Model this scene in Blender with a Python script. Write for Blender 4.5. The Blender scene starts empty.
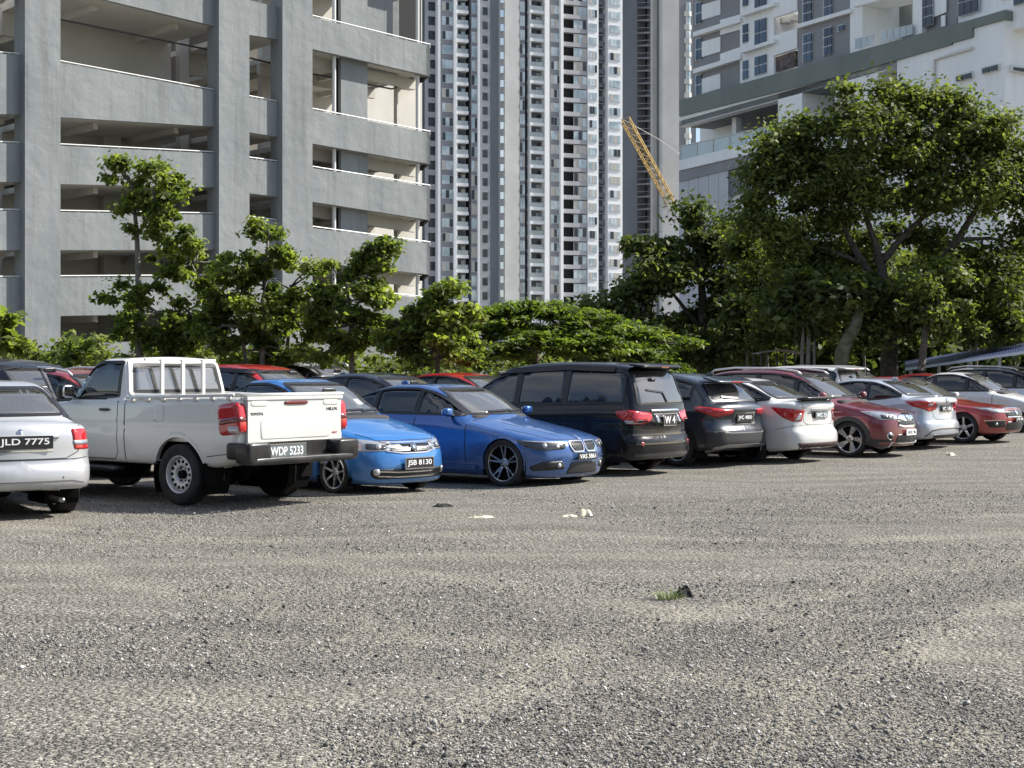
import bpy, math, random
import numpy as np
from mathutils import Vector, Matrix
from mathutils.geometry import delaunay_2d_cdt
random.seed(7); np.random.seed(7)
R=math.radians
S=bpy.context.scene; C=S.collection
# ---------------- camera ----------------
CH=1.6; HZ=372.0; FX=1500.0
cd=bpy.data.cameras.new('camera'); cam=bpy.data.objects.new('camera',cd); C.objects.link(cam)
cd.sensor_width=36; cd.lens=FX/1024*36; cd.clip_end=3000; cd.clip_start=.1
cam.location=(0,0,CH); cam.rotation_euler=(R(90),0,0); cd.shift_y=-(384-HZ)/1024
S.camera=cam
# ---------------- light ----------------
SAZ,SEL=R(15),R(43)
sdir=Vector((math.cos(SAZ)*math.cos(SEL),math.sin(SAZ)*math.cos(SEL),math.sin(SEL)))
w=bpy.data.worlds.new('World'); S.world=w; w.use_nodes=True
wt=w.node_tree; bgn=wt.nodes['Background']; sk=wt.nodes.new('ShaderNodeTexSky')
sk.sky_type='NISHITA'; sk.sun_disc=False; sk.sun_elevation=SEL; sk.sun_rotation=R(90)-SAZ
sk.air_density=1.0; sk.dust_density=1.2; sk.ozone_density=1.0
tcw=wt.nodes.new('ShaderNodeTexCoord'); mpw=wt.nodes.new('ShaderNodeMapping'); mpw.inputs['Scale'].default_value=(1,1,2.2); wt.links.new(tcw.outputs['Generated'],mpw.inputs[0])
nw=wt.nodes.new('ShaderNodeTexNoise'); nw.inputs['Scale'].default_value=2.3; nw.inputs['Detail'].default_value=7; wt.links.new(mpw.outputs[0],nw.inputs['Vector'])
rw_=wt.nodes.new('ShaderNodeValToRGB'); rw_.color_ramp.elements[0].position=.52; rw_.color_ramp.elements[1].position=.72; wt.links.new(nw.outputs['Fac'],rw_.inputs[0])
mxw=wt.nodes.new('ShaderNodeMix'); mxw.data_type='RGBA'; wt.links.new(rw_.outputs[0],mxw.inputs['Factor']); wt.links.new(sk.outputs[0],mxw.inputs['A']); mxw.inputs['B'].default_value=(6.5,6.6,6.8,1)
wt.links.new(mxw.outputs['Result'],bgn.inputs[0]); bgn.inputs[1].default_value=.10
sl=bpy.data.lights.new('sun','SUN'); sl.energy=5.0; sl.angle=R(.55); sl.color=(1,.955,.87)
so=bpy.data.objects.new('sun',sl); C.objects.link(so); so.rotation_euler=sdir.to_track_quat('Z','Y').to_euler()
S.render.engine='CYCLES'
S.view_settings.view_transform='Standard'; S.view_settings.look='None'; S.view_settings.exposure=0.85; S.view_settings.gamma=1
# ---------------- helpers ----------------
def ground_pt(px,py): d=CH*FX/(py-HZ); return Vector(((px-512)/FX*d,d,0))
def at(px,py,d): return Vector(((px-512)/FX*d,d,CH-(py-HZ)/FX*d))
def tag(o,label,cat,group=None,kind=None):
    if label: o['label']=label
    if cat: o['category']=cat
    if group: o['group']=group
    if kind: o['kind']=kind
    return o
def empty(name,loc,rz,label,cat,group=None):
    o=bpy.data.objects.new(name,None); C.objects.link(o); o.location=loc; o.rotation_euler=(0,0,rz); o.empty_display_size=.3
    return tag(o,label,cat,group)
def link(name,me,mats,parent=None,smooth=False,loc=None):
    if not isinstance(mats,(list,tuple)): mats=[mats]
    for m in mats: me.materials.append(m)
    o=bpy.data.objects.new(name,me); C.objects.link(o)
    if parent is not None: o.parent=parent
    if loc is not None: o.location=loc
    if smooth: me.polygons.foreach_set('use_smooth',np.ones(len(me.polygons),dtype=bool))
    return o
def np_mesh(name,V,F4=None,F3=None):
    """fast mesh from arrays: V (n,3), F4 (m,4), F3 (k,3)"""
    me=bpy.data.meshes.new(name); V=np.asarray(V,dtype=np.float32)
    me.vertices.add(len(V)); me.vertices.foreach_set('co',V.ravel())
    parts=[];tot=[]
    if F4 is not None and len(F4): parts.append(np.asarray(F4,dtype=np.int32).ravel()); tot+= [4]*len(F4)
    if F3 is not None and len(F3): parts.append(np.asarray(F3,dtype=np.int32).ravel()); tot+= [3]*len(F3)
    L=np.concatenate(parts); tot=np.array(tot,dtype=np.int32)
    me.loops.add(len(L)); me.loops.foreach_set('vertex_index',L)
    me.polygons.add(len(tot)); st=np.concatenate([[0],np.cumsum(tot)[:-1]]).astype(np.int32)
    me.polygons.foreach_set('loop_start',st); me.polygons.foreach_set('loop_total',tot)
    me.update(calc_edges=True); return me
class MB:
    def __init__(s): s.v=[]; s.f=[]; s.m=[]
    def add(s,V,F,mi=0):
        b=len(s.v); s.v+= [tuple(map(float,p)) for p in V]; s.f+=[tuple(i+b for i in f) for f in F]; s.m+=[mi]*len(F)
    def box(s,c,d,rz=0,mi=0,rot=None):
        x,y,z=d[0]/2,d[1]/2,d[2]/2
        P=[Vector(p) for p in ((-x,-y,-z),(x,-y,-z),(x,y,-z),(-x,y,-z),(-x,-y,z),(x,-y,z),(x,y,z),(-x,y,z))]
        M=rot if rot is not None else Matrix.Rotation(rz,3,'Z')
        P=[M@p+Vector(c) for p in P]
        s.add(P,[(0,3,2,1),(4,5,6,7),(0,1,5,4),(1,2,6,5),(2,3,7,6),(3,0,4,7)],mi)
    def hexa(s,a,b,mi=0):  # two quads a (front) b (back)
        P=list(a)+list(b); s.add(P,[(0,1,2,3),(7,6,5,4),(0,4,5,1),(1,5,6,2),(2,6,7,3),(3,7,4,0)],mi)
    def prism(s,poly,ext,mi=0):  # poly: list of Vectors, ext: Vector
        n=len(poly); P=[Vector(p) for p in poly]; Q=[p+ext for p in P]
        F=[tuple(range(n)),tuple(range(2*n-1,n-1,-1))]+[(i,i+n,(i+1)%n+n,(i+1)%n) for i in range(n)]
        s.add(P+Q,F,mi)
    def tube(s,pts,r,n=8,mi=0,cap=True):
        pts=[Vector(p) for p in pts]; rs=r if isinstance(r,(list,tuple)) else [r]*len(pts)
        V=[];F=[]; up=Vector((0,0,1))
        for i,p in enumerate(pts):
            t=(pts[min(i+1,len(pts)-1)]-pts[max(i-1,0)])
            if t.length<1e-9: t=Vector((0,0,1))
            t.normalize(); a=t.cross(up)
            if a.length<.05: a=t.cross(Vector((1,0,0)))
            a.normalize(); b=t.cross(a)
            for k in range(n):
                th=2*math.pi*k/n; V.append(p+(a*math.cos(th)+b*math.sin(th))*rs[i])
        for i in range(len(pts)-1):
            for k in range(n):
                F.append((i*n+k,i*n+(k+1)%n,(i+1)*n+(k+1)%n,(i+1)*n+k))
        if cap: F.append(tuple(range(n-1,-1,-1))); F.append(tuple((len(pts)-1)*n+k for k in range(n)))
        s.add(V,F,mi)
    def lathe(s,prof,n=32,mi=0,c=(0,0,0),axis='y'): # prof list (axial, radius)
        V=[];F=[];m=len(prof)
        for k in range(n):
            th=2*math.pi*k/n
            for a,r in prof:
                if axis=='y': V.append((c[0]+r*math.cos(th),c[1]+a,c[2]+r*math.sin(th)))
                else: V.append((c[0]+r*math.cos(th),c[1]+r*math.sin(th),c[2]+a))
        for k in range(n):
            for i in range(m-1):
                k2=(k+1)%n; F.append((k*m+i,k*m+i+1,k2*m+i+1,k2*m+i))
        s.add(V,F,mi)
    def sup(s,c,r,e=.4,n=16,m=10,mi=0,rz=0,ry=0):  # superellipsoid, small e = boxier
        V=[];F=[]
        sg=lambda v,p: math.copysign(abs(v)**p,v)
        M=Matrix.Rotation(rz,3,'Z')@Matrix.Rotation(ry,3,'Y')
        for j in range(m+1):
            ph=-math.pi/2+math.pi*j/m
            for i in range(n):
                th=2*math.pi*(i+.5)/n
                p=Vector((r[0]*sg(math.cos(ph),e)*sg(math.cos(th),e),r[1]*sg(math.cos(ph),e)*sg(math.sin(th),e),r[2]*sg(math.sin(ph),e)))
                V.append(M@p+Vector(c))
        for j in range(m):
            for i in range(n): F.append((j*n+i,j*n+(i+1)%n,(j+1)*n+(i+1)%n,(j+1)*n+i))
        s.add(V,F,mi)
    def mesh(s,name):
        me=bpy.data.meshes.new(name); me.from_pydata(s.v,[],s.f)
        if any(s.m): me.polygons.foreach_set('material_index',s.m)
        me.update(); return me
    def build(s,name,mats,parent=None,smooth=False,loc=None):
        return link(name,s.mesh(name),mats,parent,smooth,loc)
def smooth_by_angle(o,ang=40):
    me=o.data
    me.polygons.foreach_set('use_smooth',np.ones(len(me.polygons),dtype=bool))
    try: me.set_sharp_from_angle(angle=R(ang))
    except Exception: pass
# ---------------- materials ----------------
def mat(name,col,rough=.5,metal=0,coat=0,spec=.5,coat_rough=.05,trans=0,emit=None):
    m=bpy.data.materials.new(name); m.use_nodes=True; p=m.node_tree.nodes['Principled BSDF']
    p.inputs['Base Color'].default_value=(*col,1); p.inputs['Roughness'].default_value=rough
    p.inputs['Metallic'].default_value=metal; p.inputs['Coat Weight'].default_value=coat
    p.inputs['Coat Roughness'].default_value=coat_rough; p.inputs['Specular IOR Level'].default_value=spec
    p.inputs['Transmission Weight'].default_value=trans
    return m
def nd(m,t,**k):
    n=m.node_tree.nodes.new(t)
    for a,b in k.items():
        if a in n.inputs: n.inputs[a].default_value=b
        else: setattr(n,a,b)
    return n
def lk(m,a,b): m.node_tree.links.new(a,b)
def P(m): return m.node_tree.nodes['Principled BSDF']
def noisy(name,c1,c2,scale=3,rough=.7,detail=6,bump=0,bscale=None,stretch=None,metal=0,spec=.4,lo=.35,hi=.65,coords='Object'):
    m=mat(name,c1,rough,metal,spec=spec); tc=nd(m,'ShaderNodeTexCoord'); mp=nd(m,'ShaderNodeMapping')
    lk(m,tc.outputs[coords],mp.inputs[0])
    if stretch: mp.inputs['Scale'].default_value=stretch
    n=nd(m,'ShaderNodeTexNoise',Scale=scale,Detail=detail,Roughness=.6); lk(m,mp.outputs[0],n.inputs['Vector'])
    r=nd(m,'ShaderNodeValToRGB'); e=r.color_ramp.elements
    e[0].position=lo; e[0].color=(*c1,1); e[1].position=hi; e[1].color=(*c2,1)
    lk(m,n.outputs['Fac'],r.inputs[0]); lk(m,r.outputs[0],P(m).inputs['Base Color'])
    if bump:
        n2=nd(m,'ShaderNodeTexNoise',Scale=bscale or scale*4,Detail=6); lk(m,tc.outputs[coords],n2.inputs['Vector'])
        b=nd(m,'ShaderNodeBump',Strength=bump,Distance=.02); lk(m,n2.outputs['Fac'],b.inputs['Height']); lk(m,b.outputs[0],P(m).inputs['Normal'])
    return m
def paint(name,col,metal=.0,rough=.35,dust=.20):
    """clear coated car paint with a thin film of gravel dust low down; underside/inside reads as dark trim"""
    m=mat(name,col,rough,metal,coat=1.0,coat_rough=.04)
    tc=nd(m,'ShaderNodeTexCoord'); sp=nd(m,'ShaderNodeSeparateXYZ'); lk(m,tc.outputs['Object'],sp.inputs[0])
    mr=nd(m,'ShaderNodeMapRange'); mr.inputs['From Min'].default_value=.15; mr.inputs['From Max'].default_value=.75
    mr.inputs['To Min'].default_value=1; mr.inputs['To Max'].default_value=.15; lk(m,sp.outputs['Z'],mr.inputs['Value'])
    n=nd(m,'ShaderNodeTexNoise',Scale=7.0,Detail=6,Roughness=.7); lk(m,tc.outputs['Object'],n.inputs['Vector'])
    mu=nd(m,'ShaderNodeMath',operation='MULTIPLY'); lk(m,mr.outputs[0],mu.inputs[0]); lk(m,n.outputs['Fac'],mu.inputs[1])
    m2=nd(m,'ShaderNodeMath',operation='MULTIPLY'); lk(m,mu.outputs[0],m2.inputs[0]); m2.inputs[1].default_value=dust*2
    mx=nd(m,'ShaderNodeMix',data_type='RGBA'); lk(m,m2.outputs[0],mx.inputs['Factor'])
    mx.inputs['A'].default_value=(*col,1); mx.inputs['B'].default_value=(.25,.22,.18,1)
    lk(m,mx.outputs['Result'],P(m).inputs['Base Color'])
    a=nd(m,'ShaderNodeMath',operation='MULTIPLY_ADD'); lk(m,m2.outputs[0],a.inputs[0]); a.inputs[1].default_value=.6; a.inputs[2].default_value=.04
    lk(m,a.outputs[0],P(m).inputs['Coat Roughness'])
    n3=nd(m,'ShaderNodeTexNoise',Scale=2.2,Detail=1); lk(m,tc.outputs['Object'],n3.inputs['Vector'])
    b=nd(m,'ShaderNodeBump',Strength=.06,Distance=.02); lk(m,n3.outputs['Fac'],b.inputs['Height']); lk(m,b.outputs[0],P(m).inputs['Coat Normal'])
    out=m.node_tree.nodes['Material Output']; g=nd(m,'ShaderNodeNewGeometry'); d=nd(m,'ShaderNodeBsdfDiffuse'); d.inputs[0].default_value=(.02,.02,.022,1)
    ms=nd(m,'ShaderNodeMixShader'); lk(m,g.outputs['Backfacing'],ms.inputs[0]); lk(m,P(m).outputs[0],ms.inputs[1]); lk(m,d.outputs[0],ms.inputs[2]); lk(m,ms.outputs[0],out.inputs[0])
    return m
def glass(name,tint,refl=1.0,ior=1.8,dust=.03):
    m=bpy.data.materials.new(name); m.use_nodes=True; nt=m.node_tree; nt.nodes.clear()
    out=nt.nodes.new('ShaderNodeOutputMaterial'); t=nt.nodes.new('ShaderNodeBsdfTransparent'); t.inputs[0].default_value=(*tint,1)
    g=nt.nodes.new('ShaderNodeBsdfGlossy'); g.inputs['Roughness'].default_value=.03; g.inputs[0].default_value=(refl,refl,refl,1)
    fr=nt.nodes.new('ShaderNodeFresnel'); fr.inputs[0].default_value=ior
    d=nt.nodes.new('ShaderNodeBsdfDiffuse'); d.inputs[0].default_value=(.42,.41,.38,1); m1=nt.nodes.new('ShaderNodeMixShader'); m1.inputs[0].default_value=dust; nt.links.new(t.outputs[0],m1.inputs[1]); nt.links.new(d.outputs[0],m1.inputs[2])  # diffuse film: dust plus pale sky reflection put into the glass colour
    mx=nt.nodes.new('ShaderNodeMixShader'); nt.links.new(fr.outputs[0],mx.inputs[0]); nt.links.new(m1.outputs[0],mx.inputs[1]); nt.links.new(g.outputs[0],mx.inputs[2])
    nt.links.new(mx.outputs[0],out.inputs[0]); return m
M=dict(
 black=mat('black_trim',(.012,.012,.013),.35), rubber=noisy('tyre_rubber',(.012,.012,.012),(.03,.029,.027),9,.85),
 dark=mat('cabin_fabric',(.025,.025,.028),.8), grey=mat('cabin_grey',(.12,.12,.12),.7), void=mat('wheel_well',(.006,.006,.006),.95,spec=.1),
 chrome=mat('chrome',(.75,.75,.76),.12,1), alloy=mat('alloy',(.55,.55,.56),.28,1), alloyd=mat('alloy_dark',(.36,.36,.37),.3,1), steel=mat('silver_wheel_paint',(.62,.62,.62),.4,.4),
 red=mat('red_lens',(.42,.008,.012),.12,coat=1), redd=mat('dark_red_lens',(.12,.004,.006),.12,coat=1), clear=mat('clear_lens',(.42,.43,.45),.15,.5,coat=1), amber=mat('amber_lens',(.6,.2,.02),.15,coat=1),
 lampd=mat('lamp_bezel',(.05,.05,.055),.2,.5,coat=1), plate=mat('plate_black',(.015,.015,.016),.4), white=mat('plate_white',(.8,.8,.8),.5), plateg=mat('plate_grey',(.12,.15,.16),.4),
 gl=glass('windscreen_glass',(.60,.66,.64),1.0,2.7,.2), gd=glass('tinted_glass',(.12,.13,.14)), gm=glass('light_tint_glass',(.4,.44,.43)), mesh=mat('grille_mesh',(.02,.02,.022),.5), lamp=mat('lamp_bulb',(.5,.5,.52),.15,.5,coat=1),
 bwhite=mat('bumper_chrome_dull',(.3,.3,.31),.3,.7), paper=mat('windscreen_sticker',(.6,.65,.7),.6),
)
# ---------------- car engine ----------------
def pchip(pts):
    p=np.array(pts,float); x,y=p[:,0],p[:,1]; h=np.diff(x); d=np.diff(y)/h; n=len(x); m=np.zeros(n)
    for i in range(1,n-1):
        if d[i-1]*d[i]>0:
            w1=2*h[i]+h[i-1]; w2=h[i]+2*h[i-1]; m[i]=(w1+w2)/(w1/d[i-1]+w2/d[i])
    m[0]=d[0]; m[-1]=d[-1]
    X=np.linspace(x[0],x[-1],600); k=np.clip(np.searchsorted(x,X,side='right')-1,0,n-2); t=(X-x[k])/h[k]
    Y=(2*t**3-3*t**2+1)*y[k]+(t**3-2*t**2+t)*h[k]*m[k]+(-2*t**3+3*t**2)*y[k+1]+(t**3-t**2)*h[k]*m[k+1]
    f=lambda q: np.interp(q,X,Y)
    f.d=lambda q: (np.interp(q+.004,X,Y)-np.interp(q-.004,X,Y))/.008
    return f
def smin(a,b,k):
    h=np.clip(.5+.5*(b-a)/k,0,1); return b*(1-h)+a*h-k*h*(1-h)
def smax(a,b,k): return -smin(-a,-b,k)
def pip(px,py,poly):
    inside=np.zeros(px.shape,bool); n=len(poly)
    for i in range(n):
        x1,y1=poly[i]; x2,y2=poly[(i+1)%n]
        if y1==y2: continue
        c=((y1>py)!=(y2>py))&(px<(x2-x1)*(py-y1)/(y2-y1)+x1); inside^=c
    return inside
def rnd(poly,r=.03,n=4):
    out=[];N=len(poly)
    for i in range(N):
        p=np.array(poly[i],float); a=np.array(poly[i-1],float)-p; b=np.array(poly[(i+1)%N],float)-p
        la,lb=np.linalg.norm(a),np.linalg.norm(b); ra=min(r,la*.45); rb=min(r,lb*.45)
        A=p+a/la*ra; B=p+b/lb*rb
        for k in range(n+1):
            t=k/n; out.append(tuple((1-t)**2*A+2*t*(1-t)*p+t*t*B))
    return out
def clip(poly,a,b,c): # keep a*x+b*y<=c
    out=[];n=len(poly)
    for i in range(n):
        p,q=poly[i],poly[(i+1)%n]; dp=a*p[0]+b*p[1]-c; dq=a*q[0]+b*q[1]-c
        if dp<=0: out.append(p)
        if dp*dq<0: t=dp/(dp-dq); out.append((p[0]+(q[0]-p[0])*t,p[1]+(q[1]-p[1])*t))
    return out
def resample(pts,step,closed):
    out=[];n=len(pts)
    for i in range(n if closed else n-1):
        p=np.array(pts[i]);q=np.array(pts[(i+1)%n]); L=np.linalg.norm(q-p)
        if L<1e-6: continue
        k=max(1,int(math.ceil(L/step)))
        for j in range(k): out.append(tuple(p+(q-p)*j/k))
    if not closed: out.append(tuple(pts[-1]))
    return out
class Shell:
    def __init__(s,sp):
        s.sp=sp; s.L=sp['L']; s.W=sp['W']; s.zl=pchip(sp['zl']); s.zg=pchip(sp['zg']); s.xn=pchip(sp['xn']); s.xt=pchip(sp['xt'])
        s.side=pchip(sp.get('side',[(.1,.93),(.22,.955),(.4,.985),(.62,1.0),(.75,.992),(.9,.972),(1.1,.945),(1.4,.9)]))
        s.plan=pchip(sp.get('plan',[(-.2,.955),(.3,.965),(1.0,1.0),(s.L*.5,1.0),(s.L-1.0,.995),(s.L-.3,.965),(s.L+.2,.95)]))
        s.zb=pchip(sp.get('zb',[(0,.22),(.5,.19),(s.L/2,.17),(s.L-.7,.2),(s.L,.27)]))
        s.belt=sp['belt']; s.tum=sp.get('tum',.34); s.gin=sp.get('gin',.035); s.mid=sp['mid']
        s.cf=sp.get('cf',.25); s.cr=sp.get('cr',.2); s.bf=sp.get('bf',.22); s.br=sp.get('br',.12)
        s.kf=sp.get('kf',.26); s.kr=sp.get('kr',.16); s.kt=sp.get('kt',.09); s.kg=sp.get('kg',.11)
    def F(s,x,y,z):
        ay=np.abs(y); q=(ay/s.W)**2
        zl=s.zl(x)-s.sp.get('hc',.06)*q; ft=(z-zl)/np.sqrt(1+np.minimum(s.zl.d(x)**2,9))
        fs=ay-s.W*s.plan(x)*s.side(z)
        cz=s.sp.get('crease',.78); fs=fs+.010*np.exp(-((z-cz+.03)/.035)**2)-.006*np.exp(-((z-cz-.02)/.025)**2)
        ff=s.xn(z)+s.bf*q-x; fr=x-(s.xt(z)-s.br*q)
        e=np.maximum(smax(ff,fs,s.kf),smax(fr,fs,s.kr))
        f1=smax(e,ft,s.kt); f1=smax(f1,s.zb(x)-z,.06)
        b=np.clip((x-(s.mid-.5)),0,1); xe=x-s.cf*(1-b)*q*.8+s.cr*b*q*.8
        zz=s.zg(xe)-2.5*np.maximum(s.sp['zg'][0][0]-xe,0)-2.5*np.maximum(xe-s.sp['zg'][-1][0],0); gt=(z-zz+.05*q)/np.sqrt(1+np.minimum(s.zg.d(xe)**2,25))
        wg=s.W*s.plan(x)*s.sp.get('gw',.955)-s.gin-np.maximum(z-s.belt,-.05)*s.tum-.10*np.maximum(z-s.belt,0)**2
        g=smax(gt,ay-wg,s.kg); g=np.maximum(g,(s.zl(x)-.22)-z)
        return smin(f1,g,s.sp.get('kj',.025))
    def cast_in(s,O,D,tmax=3.0,n=44):   # from inside outwards
        t0=np.zeros(len(O)); t1=np.full(len(O),tmax); done=np.zeros(len(O),bool)
        for k in range(1,n+1):
            t=tmax*k/n; v=s.F(*(O+D*t).T)
            new=(v>0)&~done; t1[new]=t; t0[new]=t-tmax/n; done|=new
        for _ in range(14):
            tm=(t0+t1)/2; v=s.F(*(O+D*tm[:,None]).T); i=v>0; t1[i]=tm[i]; t0[~i]=tm[~i]
        return O+D*((t0+t1)/2)[:,None]
    def normal(s,Q):
        e=.004; x,y,z=Q.T
        g=np.stack([s.F(x+e,y,z)-s.F(x-e,y,z),s.F(x,y+e,z)-s.F(x,y-e,z),s.F(x,y,z+e)-s.F(x,y,z-e)],1)
        return g/np.maximum(np.linalg.norm(g,axis=1,keepdims=True),1e-9)
    def proj(s,A,Z,az,off):
        """project 2D points (A horizontal in view az, Z) onto the shell"""
        A=np.asarray(A,float);Z=np.asarray(Z,float); ca,sa=math.cos(R(az)),math.sin(R(az))
        d=np.array([ca,-sa,0]); r=np.array([sa,ca,0])
        c=np.array([s.L/2,0,0]); c0=c@r
        O=c[None,:]+ (A-c0)[:,None]*r[None,:]; O[:,2]=Z; far=s.L/2+1.2 if az in(0,180) else (1.6 if az==90 else s.L/2+1.5)
        O=O-d*far
        tmax=far+.6; n=int(tmax/.05); t0=np.zeros(len(A)); t1=np.full(len(A),tmax); done=np.zeros(len(A),bool)
        for k in range(1,n+1):
            t=tmax*k/n; v=s.F(*(O+d*t).T); new=(v<0)&~done; t1[new]=t; t0[new]=t-tmax/n; done|=new
        for _ in range(12):
            tm=(t0+t1)/2; v=s.F(*(O+d*tm[:,None]).T); i=v<0; t1[i]=tm[i]; t0[~i]=tm[~i]
        Q=O+d*t1[:,None]; N=s.normal(Q); return Q+N*off,N
    def body(s):
        nx,na,nt=110,26,112; sp=s.sp; xa,xb=sp.get('xa',.95),s.L-sp.get('xr',.95); zc=sp.get('zc',.66)
        O=[];D=[]
        th=-math.pi/2+np.arange(nt)/nt*2*math.pi
        def ring(x,al):
            ca,sa=math.cos(al),math.sin(al)
            for t in th: O.append((x,0,zc)); D.append((sa,ca*math.cos(t),ca*math.sin(t)))
        for k in range(na): ring(xa,-math.pi/2*(1-k/na)*.999)
        for k in range(nx+1): ring(xa+(xb-xa)*k/nx,0)
        for k in range(1,na+1): ring(xb,math.pi/2*k/na*.999)
        O=np.array(O);D=np.array(D); V=s.cast_in(O,D); m=na*2+nx+1
        i=np.arange(m-1)[:,None]; j=np.arange(nt)[None,:]; j2=(j+1)%nt
        F4=np.stack([i*nt+j,i*nt+j2,(i+1)*nt+j2,(i+1)*nt+j],-1).reshape(-1,4)[:,::-1]
        k=(na+nx//2)*nt+nt//2+nt//4  # a face on one side: outward test
        c=V[F4].mean(1); n=np.cross(V[F4[:,2]]-V[F4[:,0]],V[F4[:,3]]-V[F4[:,1]])
        if (n*(c-np.array([s.L/2,0,zc]))).sum(1).mean()<0: F4=F4[:,::-1]
        return V,F4
class Car:
    def __init__(s,name,sp,paintm,label,cat='car',group='cars parked on the gravel'):
        s.sp=sp; s.sh=Shell(sp); s.name=name; s.pm=paintm; s.holes=[]; s.root=empty(name,(0,0,0),0,label,cat,group); s.parts=[]
    def _mesh(s,name,V,F,m,mir,parent=None,smooth=True):
        outs=[]
        for sg in ((1,-1) if mir else (1,)):
            W=[(p[0],p[1]*sg,p[2]) for p in V]; G=[tuple(f) if sg==1 else tuple(reversed(f)) for f in F]
            me=bpy.data.meshes.new(name); me.from_pydata(W,[],G); me.update()
            o=link(name,me,m,parent or s.root,smooth); outs.append(o)
        return outs
    def patch(s,name,poly,az,m,off=.004,mir=True,step=.04,skirt=.018,parent=None,smooth=True):
        poly=resample(poly,step,True); n=len(poly); xs=[p[0] for p in poly]; ys=[p[1] for p in poly]
        gx,gy=np.meshgrid(np.arange(min(xs)+step*.5,max(xs),step),np.arange(min(ys)+step*.5,max(ys),step)); gx=gx.ravel();gy=gy.ravel()
        keep=pip(gx,gy,poly)
        if keep.any():
            pa=np.array(poly); dd=np.min(np.hypot(gx[:,None]-pa[None,:,0],gy[:,None]-pa[None,:,1]),axis=1); keep&=dd>step*.4
        vs=[Vector(p) for p in poly]+[Vector((a,b)) for a,b in zip(gx[keep],gy[keep])]
        r=delaunay_2d_cdt(vs,[(i,(i+1)%n) for i in range(n)],[],1,1e-5)
        v2,ed,fc=r[0],r[1],r[2]
        Q,N=s.sh.proj([v.x for v in v2],[v.y for v in v2],az,off)
        F=[list(f) for f in fc]
        # orient outwards
        a,b,c=Q[F[0][0]],Q[F[0][1]],Q[F[0][2]]
        G=[]
        for f in F:
            nn=np.cross(Q[f[1]]-Q[f[0]],Q[f[2]]-Q[f[0]])
            G.append(f if nn@N[f[0]]>0 else f[::-1])
        cnt={}
        for f in G:
            for k in range(3): cnt[(f[k],f[(k+1)%3])]=1
        V=[tuple(q) for q in Q]; mp={}
        def low(i):
            if i not in mp: mp[i]=len(V); V.append(tuple(Q[i]-N[i]*skirt))
            return mp[i]
        for (i,j) in list(cnt):
            if (j,i) not in cnt: G.append([j,i,low(i),low(j)])
        return s._mesh(name,V,G,m,mir,parent,smooth)
    def strip(s,name,pts,wd,az,m,off=.006,closed=False,mir=True,step=.05,skirt=.015,parent=None):
        pts=resample(pts,step,closed); p=np.array(pts); n=len(p)
        if closed: t=np.roll(p,-1,0)-np.roll(p,1,0)
        else:
            t=np.gradient(p,axis=0)
        t/=np.maximum(np.linalg.norm(t,axis=1,keepdims=True),1e-9); nn=np.stack([-t[:,1],t[:,0]],1)
        rows=[p-nn*wd/2,p+nn*wd/2]; Qs=[];Ns=[]
        for r in rows:
            Q,N=s.sh.proj(r[:,0],r[:,1],az,off); Qs.append(Q);Ns.append(N)
        V=list(Qs[0]-Ns[0]*skirt)+list(Qs[0])+list(Qs[1])+list(Qs[1]-Ns[1]*skirt); F=[]
        c=np.cross(Qs[0][1]-Qs[0][0],Qs[1][0]-Qs[0][0])@Ns[0][0]>0
        for k in range(n if closed else n-1):
            k2=(k+1)%n
            for a in range(3):
                f=(a*n+k,a*n+k2,(a+1)*n+k2,(a+1)*n+k); F.append(f if c else f[::-1])
        return s._mesh(name,V,F,m,mir,parent,False)
    def p3(s,pts,az): # body-space (x,y,z) -> view coords
        sa,ca=math.sin(R(az)),math.cos(R(az)); return [(x*sa+y*ca,z) for x,y,z in pts]
    def arch(s,xw,rr,m=None,wd=.06,off=.008,zc=None):
        z0=s.sp['rw'] if zc is None else zc; a0=math.asin(min(.95,max(-.5,(z0-.24)/rr))); pts=[]
        for k in range(25):
            th=-a0+(math.pi+2*a0)*k/24; pts.append((xw+(rr)*math.cos(th),z0+(rr)*math.sin(th)))
        return s.strip('wheel_arch',pts,wd,90,m or s.pm,off=off,step=.08,skirt=.06)
    def dlo(s,d=.075,bot=.02,cut=None,front_d=None):
        sh=s.sh; xs=np.linspace(s.sp['zg'][0][0],s.sp['zg'][-1][0],240); z=sh.zg(xs); dz=sh.zg.d(xs); nn=np.sqrt(1+dz**2)
        X=xs+dz/nn*d; Z=z-d/nn; B=sh.zl(X)+bot
        k=Z>B+.01; X=X[k];Z=Z[k]
        top=[(X[i],Z[i]) for i in range(0,len(X),4)]; x0,x1=top[0][0],top[-1][0]
        bt=[(x,float(sh.zl(np.array(x)))+bot) for x in np.linspace(x1,x0,14)]
        poly=top+bt
        if cut:
            for c in cut: poly=clip(poly,*c)
        return poly
    def side_glass(s,poly,pillars,m,seal=True,mfront=None):
        """pillars: list of (x,width). panes between"""
        segs=[];xs=[-9]+[p[0] for p in pillars]+[99]; ws=[0]+[p[1] for p in pillars]+[0]
        for i in range(len(xs)-1):
            q=clip(clip(poly,-1,0,-(xs[i]+ws[i]/2)),1,0,xs[i+1]-ws[i+1]/2)
            if len(q)>=3:
                q=rnd(q,.02,2) if len(q)<8 else q
                s.patch('side_window',q,90,(mfront if (i==0 and mfront) else m),off=.002,step=.08)
                s.holes.append(('side',q))
        if seal: s.strip('window_seal',poly,.028,90,M['black'],closed=True,off=.007)
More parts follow.
